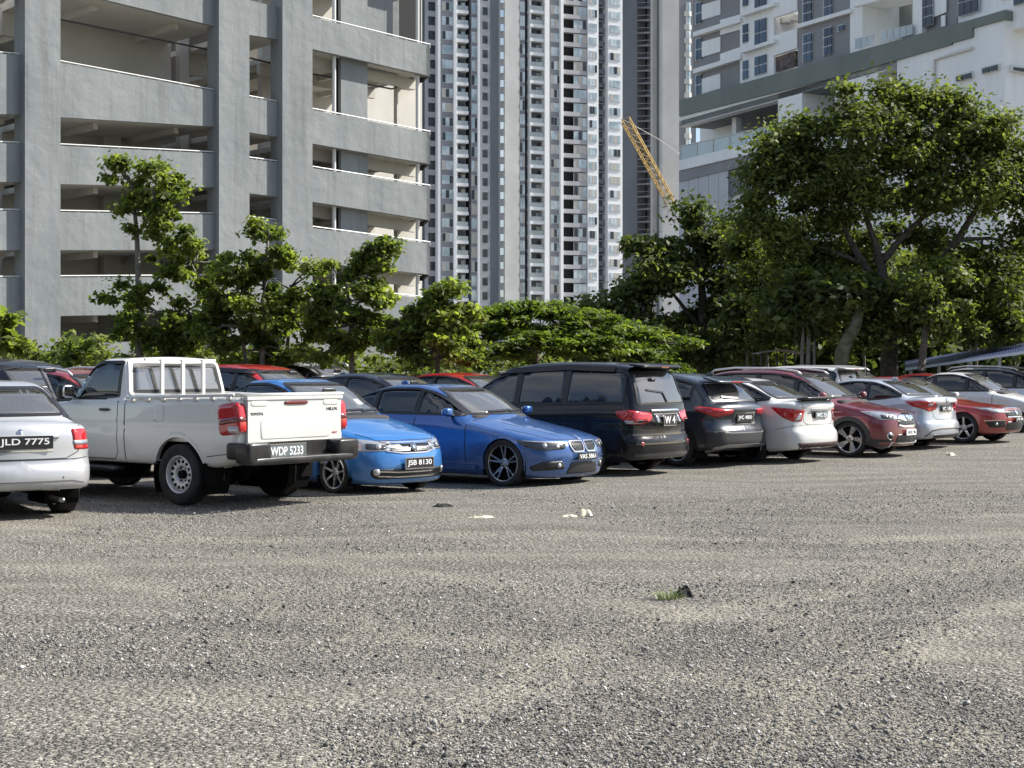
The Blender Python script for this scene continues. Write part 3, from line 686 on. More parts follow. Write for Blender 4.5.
def car_bmw():
    L=4.63
    sp=ucar(dict(L=L,W=.905,belt=.955,rw=.335,mid=2.5,
     zl=[(0,.53),(.05,.61),(.18,.69),(.5,.775),(1.0,.87),(1.5,.955),(1.7,.97),(2.8,.975),(3.6,1.01),(4.1,1.07),(4.5,1.06),(4.63,1.0)],
     zg=[(1.15,.84),(1.38,.95),(1.68,1.13),(1.98,1.29),(2.25,1.38),(2.6,1.425),(3.0,1.425),(3.4,1.37),(3.75,1.26),(4.05,1.11),(4.2,1.0)],
     xn=[(.05,.14),(.14,.05),(.28,.01),(.42,0),(.55,.015),(.65,.05),(.75,.12)], xt=[(.1,L-.12),(.3,L-.02),(.6,L),(.9,L-.04),(1.05,L-.1)],
     bf=.30,kf=.24,hc=.08,zb=[(0,.125),(.5,.14),(L/2,.16),(L-.7,.2),(L,.27)],crease=.74,tum=.42,gin=.03,kt=.08))
    c=Car('parked_sedan',sp,PA['blue'],'deep blue saloon with twin kidney grilles and dark alloy wheels, parked nose out','sedan')
    common(c,(.79,3.6),.335,.37,c.dlo(.07,.02),[(2.42,.07),(3.25,.04)],(.66,1.0,.52,1.355),(.6,1.14,.5,1.36),gside='gd',
      mir=(1.72,1.03),hand=((2.75,3.6),.86),wheel=('twin5',.235,M['alloyd'],.75),cabin=(1.5,3.7,(2.4,3.3),1.38,.66))
    # headlight
    c.patch('headlight',rnd(c.p3([(.06,.38,.63),(.05,.42,.535),(.22,.70,.515),(.42,.84,.565),(.62,.86,.66),(.3,.72,.645)],40),.03),40,M['lampd'],off=.004)
    for (x,y,z) in ((.12,.52,.575),(.23,.68,.59)): disc(c,'lamp_ring',(x,y,z),40,.032,M['lamp'],off=.012)
    c.strip('daytime_light',c.p3([(.06,.42,.615),(.25,.7,.635),(.5,.84,.65)],40),.014,40,M['clear'],off=.010)
    for sg in (1,-1):
        k=rnd([(sg*.022,.63),(sg*.29,.63),(sg*.30,.56),(sg*.25,.49),(sg*.045,.49),(sg*.022,.53)],.03)
        c.patch('kidney_grille',k,0,M['mesh'],off=.006,mir=False); c.strip('grille_surround',k,.016,0,M['chrome'],off=.018,closed=True,mir=False)
        for q in range(6): y=sg*(.06+q*.037); c.strip('grille_bar',[(y,.51),(y,.62)],.008,0,M['lampd'],off=.012,mir=False)
    c.patch('lower_grille',rnd([(-.38,.19),(.38,.19),(.30,.35),(-.30,.35)],.04),0,M['mesh'],off=.005,mir=False)
    c.patch('side_intake',rnd(c.p3([(.05,.47,.37),(.02,.44,.26),(.3,.84,.24),(.34,.86,.30),(.2,.74,.37)],35),.03),35,M['mesh'],off=.005)
    disc(c,'fog_light',(.08,.52,.31),35,.03,M['lamp'],off=.014)
    c.strip('bumper_crease',c.p3([(.1,.42,.43),(.2,.7,.40),(.4,.88,.39)],35),.012,35,PA['blue'],off=.014)
    c.patch('splitter',rnd([(-.8,.20),(.8,.20),(.82,.235),(-.82,.235)],.01),0,M['black'],off=.02,mir=False) if 0 else None
    c.plate(0,0,.425,.46,.10,'VAS 3861',m=M['plate'],off=.03)
    disc(c,'badge',(.1,0,.68),0,.034,M['badge'],off=.012,mir=False)
    c.strip('bonnet_gap',[(-.7,.80),(-.55,.665),(-.3,.655),(.3,.655),(.55,.665),(.7,.80)],.007,0,M['black'],off=.002,mir=False)
    for sg in (1,-1): c.strip('bonnet_crease',[(sg*.30,.70),(sg*.42,.88)],.03,0,PA['blue'],off=.003,mir=False)
    seams(c,(1.45,2.42),.33,.95); c.strip('side_sill',[(1.25,.26),(3.15,.27)],.07,90,PA['blue'],off=.025)
    wipers(c,2,0,1.02,.65); c.patch('tail_light',rnd(c.p3([(L-.03,.5,.98),(L-.03,.52,.84),(L-.35,.86,.84),(L-.42,.86,.96)],150),.03),150,M['red'])
    c.plate(180,0,.72,.5,.12,None); lump('roof_aerial',(3.35,0,1.435),(.07,.02,.035),PA['blue'],c.root,.8)
    sr=MB(); q,n=c.sh.proj([-.4,.4],[1.40,1.40],0,0)
    c.place(ground_pt(507,487),.79,.785,NOSE); return c

def car_mpv():
    L=4.78
    sp=ucar(dict(L=L,W=.90,belt=1.05,rw=.33,mid=2.2,zc=.85,xr=.75,
     zl=[(0,.65),(.06,.78),(.3,.90),(.8,1.0),(1.0,1.03),(2.5,1.06),(4.3,1.1),(4.6,1.08),(4.78,1.0)],
     zg=[(.6,.9),(.85,1.0),(1.2,1.2),(1.6,1.44),(2.0,1.63),(2.4,1.72),(3.0,1.765),(3.8,1.755),(4.35,1.71),(4.50,1.62),(4.60,1.4),(4.68,1.15),(4.72,.95)],
     xn=[(.1,.12),(.25,.03),(.5,0),(.7,.05),(.88,.14)], xt=[(.1,L-.15),(.25,L-.03),(.45,L+.01),(.58,L),(.62,L-.05),(.9,L-.06),(1.1,L-.08)],
     side=[(.1,.93),(.22,.96),(.4,.985),(.62,1.0),(.75,.995),(.9,.985),(1.1,.965),(1.4,.93)],tum=.22,gin=.02,kg=.12,br=.16,kr=.2,crease=.85,cr=.16,kt=.1))
    c=Car('people_carrier',sp,PA['black'],'tall black people carrier parked tail out beside the deep blue saloon','people carrier')
    common(c,(.93,3.83),.33,.37,c.dlo(.11,.03,cut=[(1,0,4.42)]),[(1.55,.07),(2.42,.09),(3.35,.09)],(.68,1.1,.55,1.62),(.68,1.10,.58,1.62),gside='gd',gfront='gm',grw='gr',
      mir=(1.15,1.12),hand=((2.55,),.95),wheel=('five',.215,M['alloy'],.68),cabin=(.9,4.3,(1.7,2.6,3.5),1.7,.66))
    c.strip('rain_visor',[(1.95,1.57),(2.1,1.60),(3.35,1.66),(4.2,1.63)],.07,90,M['black'],off=.03)
    c.patch('tail_light',rnd(c.p3([(L-.08,.42,.97),(L-.08,.40,.88),(L-.06,.6,.80),(L-.15,.84,.80),(L-.34,.90,.90),(L-.40,.89,1.0),(L-.2,.86,1.02)],150),.03),150,M['red'],off=.006)
    c.patch('reversing_light',rnd(c.p3([(L-.06,.66,.86),(L-.06,.68,.81),(L-.2,.88,.81),(L-.25,.88,.86)],150),.02),150,M['clear'],off=.010)
    c.patch('tailgate_garnish',rnd([(-.40,.985),(.40,.985),(.42,1.025),(-.42,1.025)],.01),180,M['chrome'],off=.02,mir=False)
    c.patch('plate_recess',rnd([(-.34,.76),(.34,.76),(.38,.96),(-.38,.96)],.03),180,M['mesh'],off=.004,mir=False)
    c.plate(180,0,.86,.36,.18,'W 4',tm=M['white'],frame=M['chrome'],off=.02,ts=.12)
    for a in (-.33,.30): c.patch('reversing_light',rnd([(a-.03,.80),(a+.03,.80),(a+.03,.94),(a-.03,.94)],.03),180,M['clear'],off=.012,mir=False)
    for z,h in ((.635,.035),(.50,.02),(.33,.04)): c.strip('bumper_moulding',[(-.78,z),(-.4,z),(.4,z),(.78,z)],h,180,M['lampd'],off=.016,mir=False)
    c.strip('bumper_gap',[(-.85,.73),(-.5,.70),(.5,.70),(.85,.73)],.01,180,M['mesh'],off=.004,mir=False)
    disc(c,'reflector',(L-.05,.68,.50),165,.035,M['red'],off=.014)
    s=MB(); s.sup((4.52,0,1.70),(.17,.62,.025),.4,24,8,ry=R(8)); s.build('rear_spoiler',PA['black'],c.root,True)
    t=MB(); t.box((4.69,0,1.675),(.015,.22,.025)); t.build('brake_light',M['redd'],c.root)
    c.strip('wiper',[(-.05,1.13),(.02,1.28),(.42,1.32)],.025,180,M['black'],off=.02,mir=False)
    for a in (.45,): lump('tailgate_mirror',(4.78,-.55,1.48),(.05,.07,.03),M['black'],c.root,.7)
    seams(c,(1.4,2.45,3.4),.35,1.03); c.strip('sliding_rail',[(3.4,1.02),(4.4,1.04)],.02,90,M['black'],off=.003)
    c.patch('headlight',rnd(c.p3([(.1,.5,.85),(.1,.52,.7),(.5,.9,.75),(.6,.9,.9)],45),.03),45,M['clear'])
    T=ground_pt(648,469.5); c.place((T[0]-.07,T[1]-.1),3.83,.775,TAIL); return c

def car_hrv():
    L=4.36
    sp=ucar(dict(L=L,W=.885,plan=[(-.2,.955),(.3,.965),(1.0,1.0),(2.8,1.0),(3.6,.985),(4.1,.94),(4.6,.88)],belt=1.02,rw=.335,mid=2.1,zc=.8,xr=.8,
     zl=[(0,.68),(.06,.82),(.3,.92),(.9,1.0),(1.2,1.03),(2.5,1.04),(3.8,1.08),(4.2,1.08),(4.36,1.0)],
     zg=[(.95,.9),(1.15,1.02),(1.5,1.24),(1.9,1.44),(2.3,1.55),(2.7,1.59),(3.1,1.58),(3.5,1.52),(3.8,1.43),(4.0,1.27),(4.15,1.10),(4.22,.98)],
     xn=[(.1,.12),(.25,.03),(.5,0),(.75,.03),(.92,.12)], xt=[(.1,L-.15),(.28,L-.04),(.45,L),(.6,L),(.66,L-.05),(.8,L-.10),(.95,L-.05),(1.08,L-.08)],
     side=[(.1,.93),(.22,.96),(.4,.985),(.62,1.0),(.75,.995),(.9,.985),(1.1,.95),(1.4,.9)],tum=.36,kg=.12,br=.17,kr=.28,crease=.88,cr=.2,zb=[(0,.26),(.5,.22),(2.2,.2),(3.6,.24),(4.36,.34)]))
    c=Car('parked_crossover',sp,PA['grey'],'dark grey crossover parked tail out just right of the black people carrier','crossover')
    common(c,(.88,3.49),.335,.38,c.dlo(.085,.03,cut=[(1,0,3.7)]),[(1.95,.06),(2.85,.05)],(.66,1.07,.54,1.50),(.64,1.11,.50,1.44),gside='gd',grw='gr',archm=M['black'],archw=.07,
      mir=(1.35,1.1),hand=((2.1,),.95),wheel=('five',.22,M['alloyd'],.72),cabin=(1.1,3.6,(1.9,2.8),1.52,.64))
    c.patch('tail_light',rnd(c.p3([(L-.05,.34,.97),(L-.05,.38,.885),(L-.08,.55,.86),(L-.12,.72,.84),(L-.42,.89,.95),(L-.42,.89,1.02),(L-.1,.6,.98)],150),.03),150,M['red'],off=.008)
    c.strip('tail_light_bar',[(-.36,.945),(.36,.945)],.028,180,M['black'],off=.006,mir=False)
    c.patch('plate_recess',rnd([(-.33,.70),(.33,.70),(.30,.93),(-.30,.93)],.03),180,M['grey'],off=.003,mir=False)
    c.plate(180,0,.82,.46,.13,'JVC 4800',frame=M['black'],off=.02)
    c.patch('bumper_cladding',rnd([(-.80,.30),(.80,.30),(.83,.60),(.55,.62),(.45,.58),(-.45,.58),(-.55,.62),(-.83,.60)],.04),180,M['blackm'],off=.008,mir=False)
    c.strip('skid_trim',[(-.72,.33),(-.5,.36),(.5,.36),(.72,.33)],.04,180,M['bwhite'],off=.02,mir=False)
    s=MB(); s.sup((3.93,0,1.47),(.20,.56,.022),.4,24,8,ry=R(14)); s.build('rear_spoiler',PA['grey'],c.root,True)
    t=MB(); t.box((4.125,0,1.43),(.012,.3,.02)); t.build('brake_light',M['red'],c.root)
    lump('roof_aerial',(3.55,0,1.55),(.08,.022,.045),PA['grey'],c.root,.8)
    c.strip('wiper',[(-.02,1.14),(.38,1.17)],.03,180,M['black'],off=.02,mir=False)
    seams(c,(1.5,2.0),.35,1.0); c.patch('headlight',rnd(c.p3([(.1,.5,.85),(.1,.52,.7),(.5,.9,.75),(.6,.9,.9)],45),.03),45,M['clear'])
    c.strip('sill_cladding',[(1.25,.28),(3.1,.28)],.12,90,M['blackm'],off=.01)
    T=ground_pt(680,466); c.place(T,3.49,-.77,TAIL-R(7)); return c

def car_almera():
    L=4.45
    sp=ucar(dict(L=L,W=.845,belt=.99,rw=.30,
     zl=[(0,.64),(.06,.76),(.3,.86),(.9,.96),(1.2,1.0),(2.4,.99),(3.3,1.04),(3.8,1.10),(4.25,1.115),(4.45,1.07)],
     zg=[(1.0,.9),(1.2,1.0),(1.6,1.22),(1.95,1.39),(2.3,1.47),(2.65,1.5),(3.0,1.485),(3.35,1.40),(3.7,1.25),(3.95,1.12),(4.05,1.02)],
     xn=[(.1,.12),(.25,.03),(.5,0),(.7,.05),(.9,.15)], xt=[(.1,L-.12),(.28,L),(.42,L+.02),(.55,L),(.62,L-.06),(.9,L-.07),(1.0,L-.04),(1.1,L-.06)],crease=.8,br=.16,kr=.2,kt=.07))
    c=Car('parked_sedan',sp,PA['white2'],'white saloon with black boot spoiler between the dark grey and maroon crossovers','sedan')
    common(c,(.85,3.45),.30,.34,c.dlo(.08,.02),[(2.1,.05),(2.95,.05)],(.62,1.04,.5,1.42),(.60,1.14,.48,1.42),gside='gd',grw='gr',
      mir=(1.42,1.08),hand=((2.2,3.05),.9),wheel=('multi7',.19,M['alloyd'],.68),cabin=(1.2,3.5,(2.0,2.9),1.45,.62))
    c.patch('tail_light',rnd(c.p3([(L-.05,.52,.94),(L-.03,.62,.74),(L-.12,.80,.74),(L-.30,.86,.82),(L-.50,.86,.99),(L-.2,.80,.97)],150),.03),150,M['red'],off=.006)
    c.patch('reversing_light',rnd(c.p3([(L-.04,.60,.88),(L-.03,.66,.76),(L-.09,.76,.76),(L-.07,.66,.88)],150),.02),150,M['clear'],off=.010)
    c.patch('plate_recess',rnd([(-.27,.79),(.27,.79),(.31,.92),(-.31,.92)],.02),180,M['lampd'],off=.003,mir=False)
    c.plate(180,0,.845,.42,.11,'WC 35',off=.016,m=M['plateg'])
    c.strip('boot_garnish',[(-.33,.945),(.33,.945)],.04,180,PA['white2'],off=.022,mir=False)
    c.strip('boot_gap',[(-.56,1.05),(-.50,.72),(-.38,.68),(.38,.68),(.50,.72),(.56,1.05)],.008,180,M['grey'],off=.002,mir=False)
    s=MB(); s.sup((L-.13,0,1.135),(.14,.60,.022),.4,24,8,ry=R(-6)); s.build('boot_spoiler',M['black'],c.root,True)
    c.patch('lower_diffuser',rnd([(-.64,.24),(.64,.24),(.72,.37),(-.72,.37)],.03),180,M['mud'],off=.006,mir=False)
    seams(c,(1.6,2.1),.33,.98); c.strip('bumper_gap',[(3.95,.60),(4.35,.68)],.008,90,M['grey'],off=.002)
    c.patch('headlight',rnd(c.p3([(.1,.5,.82),(.1,.52,.68),(.5,.85,.72),(.6,.85,.86)],45),.03),45,M['clear'])
    T=ground_pt(794,459); c.place(T,3.45,.72,TAIL-R(3)); return c

def car_brv():
    L=4.46
    sp=ucar(dict(L=L,W=.87,belt=1.03,rw=.335,mid=2.2,zc=.8,xr=.8,
     zl=[(0,.62),(.05,.75),(.2,.85),(.8,.98),(1.15,1.04),(2.5,1.04),(3.9,1.1),(4.3,1.1),(4.46,1.02)],
     zg=[(.9,.95),(1.12,1.06),(1.5,1.3),(1.9,1.5),(2.3,1.6),(2.8,1.64),(3.4,1.635),(3.9,1.58),(4.1,1.45),(4.25,1.2),(4.32,1.0)],
     xn=[(.08,.14),(.2,.03),(.36,0),(.6,.015),(.75,.06),(.88,.15)], xt=[(.1,L-.12),(.3,L-.02),(.6,L),(.9,L-.04),(1.1,L-.1)],
     tum=.30,kg=.1,bf=.28,crease=.86,hc=.08,zb=[(0,.20),(.5,.2),(2.2,.23),(3.6,.25),(4.46,.34)]))
    c=Car('parked_crossover',sp,PA['maroon'],'maroon crossover with roof rails and two-tone alloy wheels, parked nose out','crossover')
    common(c,(.86,3.52),.335,.385,c.dlo(.075,.03,cut=[(1,0,4.0)]),[(2.0,.06),(2.85,.06),(3.5,.05)],(.64,1.11,.52,1.55),(.6,1.15,.52,1.5),gside='gd',archm=M['blackm'],archw=.085,aoff=.014,
      mir=(1.35,1.15),hand=((2.1,2.95),.95),wheel=('turbine',.21,M['alloy'],.75),cabin=(1.1,4.0,(1.9,2.8),1.58,.62))
    rr=MB()
    for sg in (1,-1):
        rr.tube([(1.95,sg*.60,1.55),(2.05,sg*.60,1.61),(2.5,sg*.60,1.665),(3.4,sg*.60,1.675),(3.85,sg*.6,1.63),(3.95,sg*.6,1.56)],.02,8)
    rr.build('roof_rail',M['steel'],c.root,True)
    c.patch('headlight',rnd(c.p3([(.10,.34,.80),(.05,.38,.70),(.28,.74,.70),(.62,.86,.86),(.3,.62,.85)],42),.03),42,M['clear'],off=.006)
    c.patch('headlight_bezel',rnd(c.p3([(.12,.46,.77),(.1,.5,.71),(.26,.72,.72),(.3,.70,.80)],42),.03),42,M['lampd'],off=.010)
    disc(c,'projector_lamp',(.14,.58,.755),42,.04,M['lamp'],off=.02)
    c.patch('grille',rnd([(-.36,.60),(.36,.60),(.42,.70),(-.42,.70)],.03),0,M['black'],off=.004,mir=False)
    c.patch('chrome_grille',rnd([(-.36,.70),(-.15,.66),(.15,.66),(.36,.70),(.34,.77),(.12,.81),(-.12,.81),(-.34,.77)],.03),0,M['chrome'],off=.016,mir=False)
    c.strip('grille_bar',[(-.38,.60),(-.2,.57),(.2,.57),(.38,.60)],.03,0,M['chrome'],off=.014,mir=False)
    disc(c,'badge',(0,0,.73),0,.06,M['chrome'],off=.03,mir=False)
    c.patch('lower_grille',rnd([(-.5,.26),(.5,.26),(.42,.43),(-.42,.43)],.04),0,M['black'],off=.004,mir=False)
    disc(c,'fog_light_ring',(.12,.62,.40),32,.07,M['chrome'],off=.010); disc(c,'fog_light',(.12,.62,.40),32,.05,M['black'],off=.018)
    c.strip('skid_plate',[(-.60,.25),(-.4,.22),(.4,.22),(.60,.25)],.08,0,M['steel'],off=.02,mir=False)
    c.plate(0,0,.46,.46,.11,'VHX 96',m=M['white'],tm=M['black'],off=.03)
    c.strip('bonnet_gap',[(-.66,.92),(-.5,.83),(.5,.83),(.66,.92)],.008,0,M['black'],off=.002,mir=False)
    seams(c,(1.5,2.0),.38,1.0); c.strip('sill_cladding',[(1.25,.30),(3.13,.30)],.12,90,M['blackm'],off=.01); wipers(c,2,0,1.13,.6)
    c.strip('lower_cladding',c.p3([(.1,.55,.27),(.25,.8,.28),(.5,.87,.30)],40),.12,40,M['blackm'],off=.008)
    c.patch('tail_light',rnd(c.p3([(L-.03,.5,1.05),(L-.03,.52,.85),(L-.35,.85,.88),(L-.42,.85,1.05)],150),.03),150,M['red'])
    c.place(ground_pt(851,457),.86,.745,NOSE); return c

def car_vios():
    L=4.41
    sp=ucar(dict(L=L,W=.855,belt=.98,rw=.30,
     zl=[(0,.62),(.06,.74),(.3,.84),(.9,.94),(1.25,.98),(2.4,.98),(3.3,1.03),(3.75,1.09),(4.2,1.11),(4.41,1.06)],
     zg=[(1.05,.9),(1.25,.99),(1.6,1.18),(1.95,1.35),(2.3,1.44),(2.65,1.475),(3.0,1.46),(3.35,1.38),(3.65,1.25),(3.9,1.11),(4.0,1.02)],
     xn=[(.1,.12),(.25,.03),(.5,0),(.7,.05),(.9,.15)], xt=[(.1,L-.12),(.28,L-.01),(.42,L+.01),(.55,L),(.62,L-.05),(.9,L-.07),(1.0,L-.03),(1.1,L-.05)],crease=.78,br=.16,kr=.2,kt=.07))
    c=Car('parked_sedan',sp,PA['lsilver'],'silver saloon with chrome boot trim between the maroon crossover and the red one','sedan')
    common(c,(.85,3.40),.30,.34,c.dlo(.08,.02),[(2.1,.05),(2.95,.05)],(.62,1.02,.5,1.40),(.60,1.13,.48,1.40),gside='gd',grw='gr',
      mir=(1.42,1.06),hand=((2.2,3.05),.88,M['chrome']),wheel=('star8',.19,M['alloy'],.70),cabin=(1.2,3.5,(2.0,2.9),1.43,.62))
    c.patch('tail_light',rnd(c.p3([(L-.05,.36,.98),(L-.05,.40,.85),(L-.08,.62,.80),(L-.30,.85,.90),(L-.50,.85,1.01),(L-.2,.80,1.02)],150),.03),150,M['red'],off=.006)
    c.patch('reversing_light',rnd(c.p3([(L-.05,.52,.96),(L-.05,.54,.92),(L-.09,.66,.92),(L-.09,.66,.96)],150),.02),150,M['clear'],off=.010)
    c.strip('boot_garnish',[(-.42,.97),(.42,.97)],.03,180,M['chrome'],off=.016,mir=False); disc(c,'badge',(L,0,1.02),180,.05,M['chrome'],off=.014,mir=False)
    c.plate(180,-.0,.855,.44,.12,'VC 188',off=.016)
    c.strip('boot_gap',[(-.56,1.05),(-.46,.70),(-.36,.64),(.36,.64),(.46,.70),(.56,1.05)],.008,180,M['grey'],off=.002,mir=False)
    c.strip('bumper_crease',[(-.74,.30),(-.6,.42),(-.3,.45),(.3,.45),(.6,.42),(.74,.30)],.02,180,M['lampd'],off=.006,mir=False)
    c.patch('lower_diffuser',rnd([(-.52,.25),(.52,.25),(.55,.34),(-.55,.34)],.03),180,M['black'],off=.006,mir=False)
    lump('roof_aerial',(3.2,0,1.46),(.07,.02,.035),PA['lsilver'],c.root,.8)
    seams(c,(1.6,2.1),.33,.98); c.patch('headlight',rnd(c.p3([(.1,.5,.82),(.1,.52,.68),(.5,.85,.72),(.6,.85,.86)],45),.03),45,M['clear'])
    c.place((9.32,31.1),4.36,.68,TAIL-R(5)); return c

def car_civic():
    L=4.64
    sp=ucar(dict(L=L,W=.90,belt=.93,rw=.325,mid=2.5,
     zl=[(0,.62),(.05,.70),(.2,.765),(.6,.82),(1.1,.88),(1.4,.93),(2.6,.95),(3.6,1.0),(4.2,1.04),(4.5,1.03),(4.64,.95)],
     zg=[(1.2,.83),(1.4,.93),(1.75,1.10),(2.1,1.26),(2.45,1.37),(2.8,1.415),(3.1,1.41),(3.5,1.33),(3.9,1.19),(4.15,1.08),(4.28,.98)],
     xn=[(.1,.16),(.22,.05),(.35,.01),(.5,0),(.62,.015),(.72,.05),(.82,.12)], xt=[(.1,L-.12),(.3,L-.02),(.6,L),(.9,L-.04),(1.05,L-.1)],
     bf=.30,kf=.24,hc=.08,crease=.72,tum=.40))
    c=Car('parked_sedan',sp,PA['red'],'red saloon with a low sharp nose and black grille, cut by the right edge','sedan')
    common(c,(.85,3.55),.325,.365,c.dlo(.07,.02),[(2.5,.06),(3.3,.04)],(.66,.97,.52,1.35),(.6,1.10,.5,1.34),gside='gd',
      mir=(1.8,1.0,PA['white2']),hand=((2.7,3.5),.84),wheel=('five',.215,M['alloyd'],.72),cabin=(1.4,3.6,(2.3,3.2),1.37,.65))
    c.patch('headlight',rnd(c.p3([(.06,.40,.70),(.06,.42,.64),(.22,.70,.65),(.60,.87,.76),(.3,.72,.76)],40),.02),40,M['clear'],off=.006)
    c.patch('grille',rnd([(-.42,.56),(.42,.56),(.46,.68),(.30,.70),(-.30,.70),(-.46,.68)],.03),0,M['black'],off=.005,mir=False)
    c.strip('grille_trim',[(-.46,.72),(-.25,.735),(.25,.735),(.46,.72)],.02,0,M['chrome'],off=.014,mir=False); c.strip('grille_lower_trim',[(-.2,.555),(.4,.555)],.02,0,M['chrome'],off=.014,mir=False)
    disc(c,'badge',(0,0,.64),0,.055,M['chrome'],off=.016,mir=False)
    c.patch('lower_grille',rnd([(-.45,.28),(.45,.28),(.40,.46),(-.40,.46)],.04),0,M['black'],off=.005,mir=False)
    c.patch('side_intake',rnd(c.p3([(.05,.50,.48),(.02,.48,.34),(.28,.80,.34),(.36,.86,.46)],35),.03),35,M['black'],off=.005)
    c.strip('intake_trim',c.p3([(.05,.50,.485),(.2,.70,.49),(.38,.86,.48)],35),.014,35,M['chrome'],off=.012); disc(c,'fog_light',(.18,.70,.41),35,.03,M['lamp'],off=.012)
    c.plate(0,-.02,.50,.42,.10,'JTE 86',m=M['plate'],off=.03)
    c.strip('bonnet_gap',[(-.7,.86),(-.5,.755),(.5,.755),(.7,.86)],.007,0,M['black'],off=.002,mir=False)
    seams(c,(1.6,2.5),.33,.92); wipers(c,2,0,.99,.65); c.patch('tail_light',rnd(c.p3([(L-.03,.5,.98),(L-.03,.52,.84),(L-.35,.86,.84),(L-.42,.86,.96)],150),.03),150,M['red'])
    c.place((9.66,32.0),.85,.775,NOSE-R(3)); return c
M['gr']=glass('rear_glass',(.28,.31,.32),1.0,2.3,.12); M['bump']=noisy('bumper_dark_chrome',(.025,.025,.026),(.05,.05,.05),5,.3,metal=.5); M['blackm']=mat('unpainted_cladding',(.03,.03,.032),.6)
M['mud']=noisy('mud_splashed_plastic',(.02,.018,.018),(.10,.05,.045),18,.8); M['badge']=mat('enamel_badge',(.25,.35,.6),.2,.3,coat=1)
CAR=dict(persona=car_persona(),pickup=car_pickup(),bezza=car_bezza(),bmw=car_bmw(),mpv=car_mpv(),hrv=car_hrv(),almera=car_almera(),brv=car_brv(),vios=car_vios(),civic=car_civic())
def gh(x,y):
    f=lambda t: (lambda u:u*u*(3-2*u))(min(1,max(0,t)))
    return .09*f((x-6)/5)*f((y-26)/6)
for k_ in CAR.values(): k_.root.location.z=gh(k_.root.location.x,k_.root.location.y)
def copy_car(src,pm_new,name,label,cat,loc,ang,drop=('number_plate','lettering','plate_frame')):
    r=src.root.copy(); C.objects.link(r); r.name=name; r['label']=label; r['category']=cat; r.location=(loc[0],loc[1],gh(loc[0],loc[1])); r.rotation_euler=(0,0,ang)
    for ch in list(src.root.children):
        c=ch.copy(); C.objects.link(c); c.parent=r
        if c.data.materials and c.data.materials[0]==src.pm: c.material_slots[0].link='OBJECT'; c.material_slots[0].material=pm_new
        for g in list(ch.children):
            if g.name.startswith('lettering'): continue
            d=g.copy(); C.objects.link(d); d.parent=c
            for h in list(g.children): e=h.copy(); C.objects.link(e); e.parent=d
    return r
# ---------------- buildings ----------------
class Plane:
    """vertical plane through ground point (x0,y0) with horizontal direction t; maps photo rays to points on it"""
    def __init__(s,A,t):
        s.A=Vector((A[0],A[1],0)); s.t=Vector((t[0],t[1],0)).normalized(); s.n=Vector((s.t.y,-s.t.x,0))
        if s.n.dot(-s.A)<0: s.n=-s.n
    def pt(s,px,py,off=0):
        r=Vector(((px-512)/FX,1,-(py-HZ)/FX)); c=Vector((0,0,CH)); A=s.A+s.n*off
        k=(A-c).dot(s.n)/r.dot(s.n); return c+r*k
def slab(mb,pl,q,th,off=0,mi=0):
    """q: 4 photo points (tl,tr,br,bl) on plane offset off; th extrudes backwards"""
    F=[pl.pt(x,y,off) for x,y in q]; B=[p-pl.n*th for p in F]; mb.hexa(F[::-1],B[::-1],mi)
def zslab(mb,pl,x0,x1,z0a,z1a,z0b,z1b,th,off=0,mi=0):
    """vertical extents in metres at px x0 (a) and x1 (b)"""
    P0=pl.pt(x0,HZ,off);P1=pl.pt(x1,HZ,off); F=[Vector((P0.x,P0.y,z0a)),Vector((P1.x,P1.y,z0b)),Vector((P1.x,P1.y,z1b)),Vector((P0.x,P0.y,z1a))]
    mb.hexa(F,[p-pl.n*th for p in F],mi)
MB_={}
def wallmat(name,c1,c2,sc=.35,bump=.25,bs=2.5,rough=.8,streak=True):
    m=noisy(name,c1,c2,sc,rough,8,bump,bs,stretch=(1,1,.35) if streak else None,spec=.25)
    for n in m.node_tree.nodes:
        if n.type=='BUMP': n.inputs['Distance'].default_value=.06
    return m
W_=dict(
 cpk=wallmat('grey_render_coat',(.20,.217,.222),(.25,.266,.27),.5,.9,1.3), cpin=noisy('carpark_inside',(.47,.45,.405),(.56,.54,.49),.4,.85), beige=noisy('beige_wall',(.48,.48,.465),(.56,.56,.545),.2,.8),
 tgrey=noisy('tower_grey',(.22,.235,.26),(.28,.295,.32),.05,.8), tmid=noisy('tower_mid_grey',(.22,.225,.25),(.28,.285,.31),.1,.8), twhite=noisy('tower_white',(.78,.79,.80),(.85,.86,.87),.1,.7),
 tdark=noisy('tower_shade_grey',(.15,.16,.18),(.20,.21,.23),.06,.8), hole=mat('dark_opening',(.02,.02,.022),.9), railm=mat('rail_white_steel',(.62,.62,.60),.45), pipe=mat('white_drain_pipe',(.62,.62,.60),.5),  # tdark: shade of flanks and recesses painted into the grey
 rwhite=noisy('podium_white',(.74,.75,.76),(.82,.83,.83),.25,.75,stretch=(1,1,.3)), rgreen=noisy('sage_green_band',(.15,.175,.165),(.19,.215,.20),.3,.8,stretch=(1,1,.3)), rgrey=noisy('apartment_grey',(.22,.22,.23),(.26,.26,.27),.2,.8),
 panel=noisy('cladding_panel',(.40,.41,.45),(.46,.47,.50),.2,.5), pframe=mat('window_frame_white',(.6,.62,.64),.4), yellow=noisy('crane_yellow',(.45,.31,.10),(.34,.23,.09),2,.6), aircon=mat('condenser_casing',(.35,.35,.34),.6))
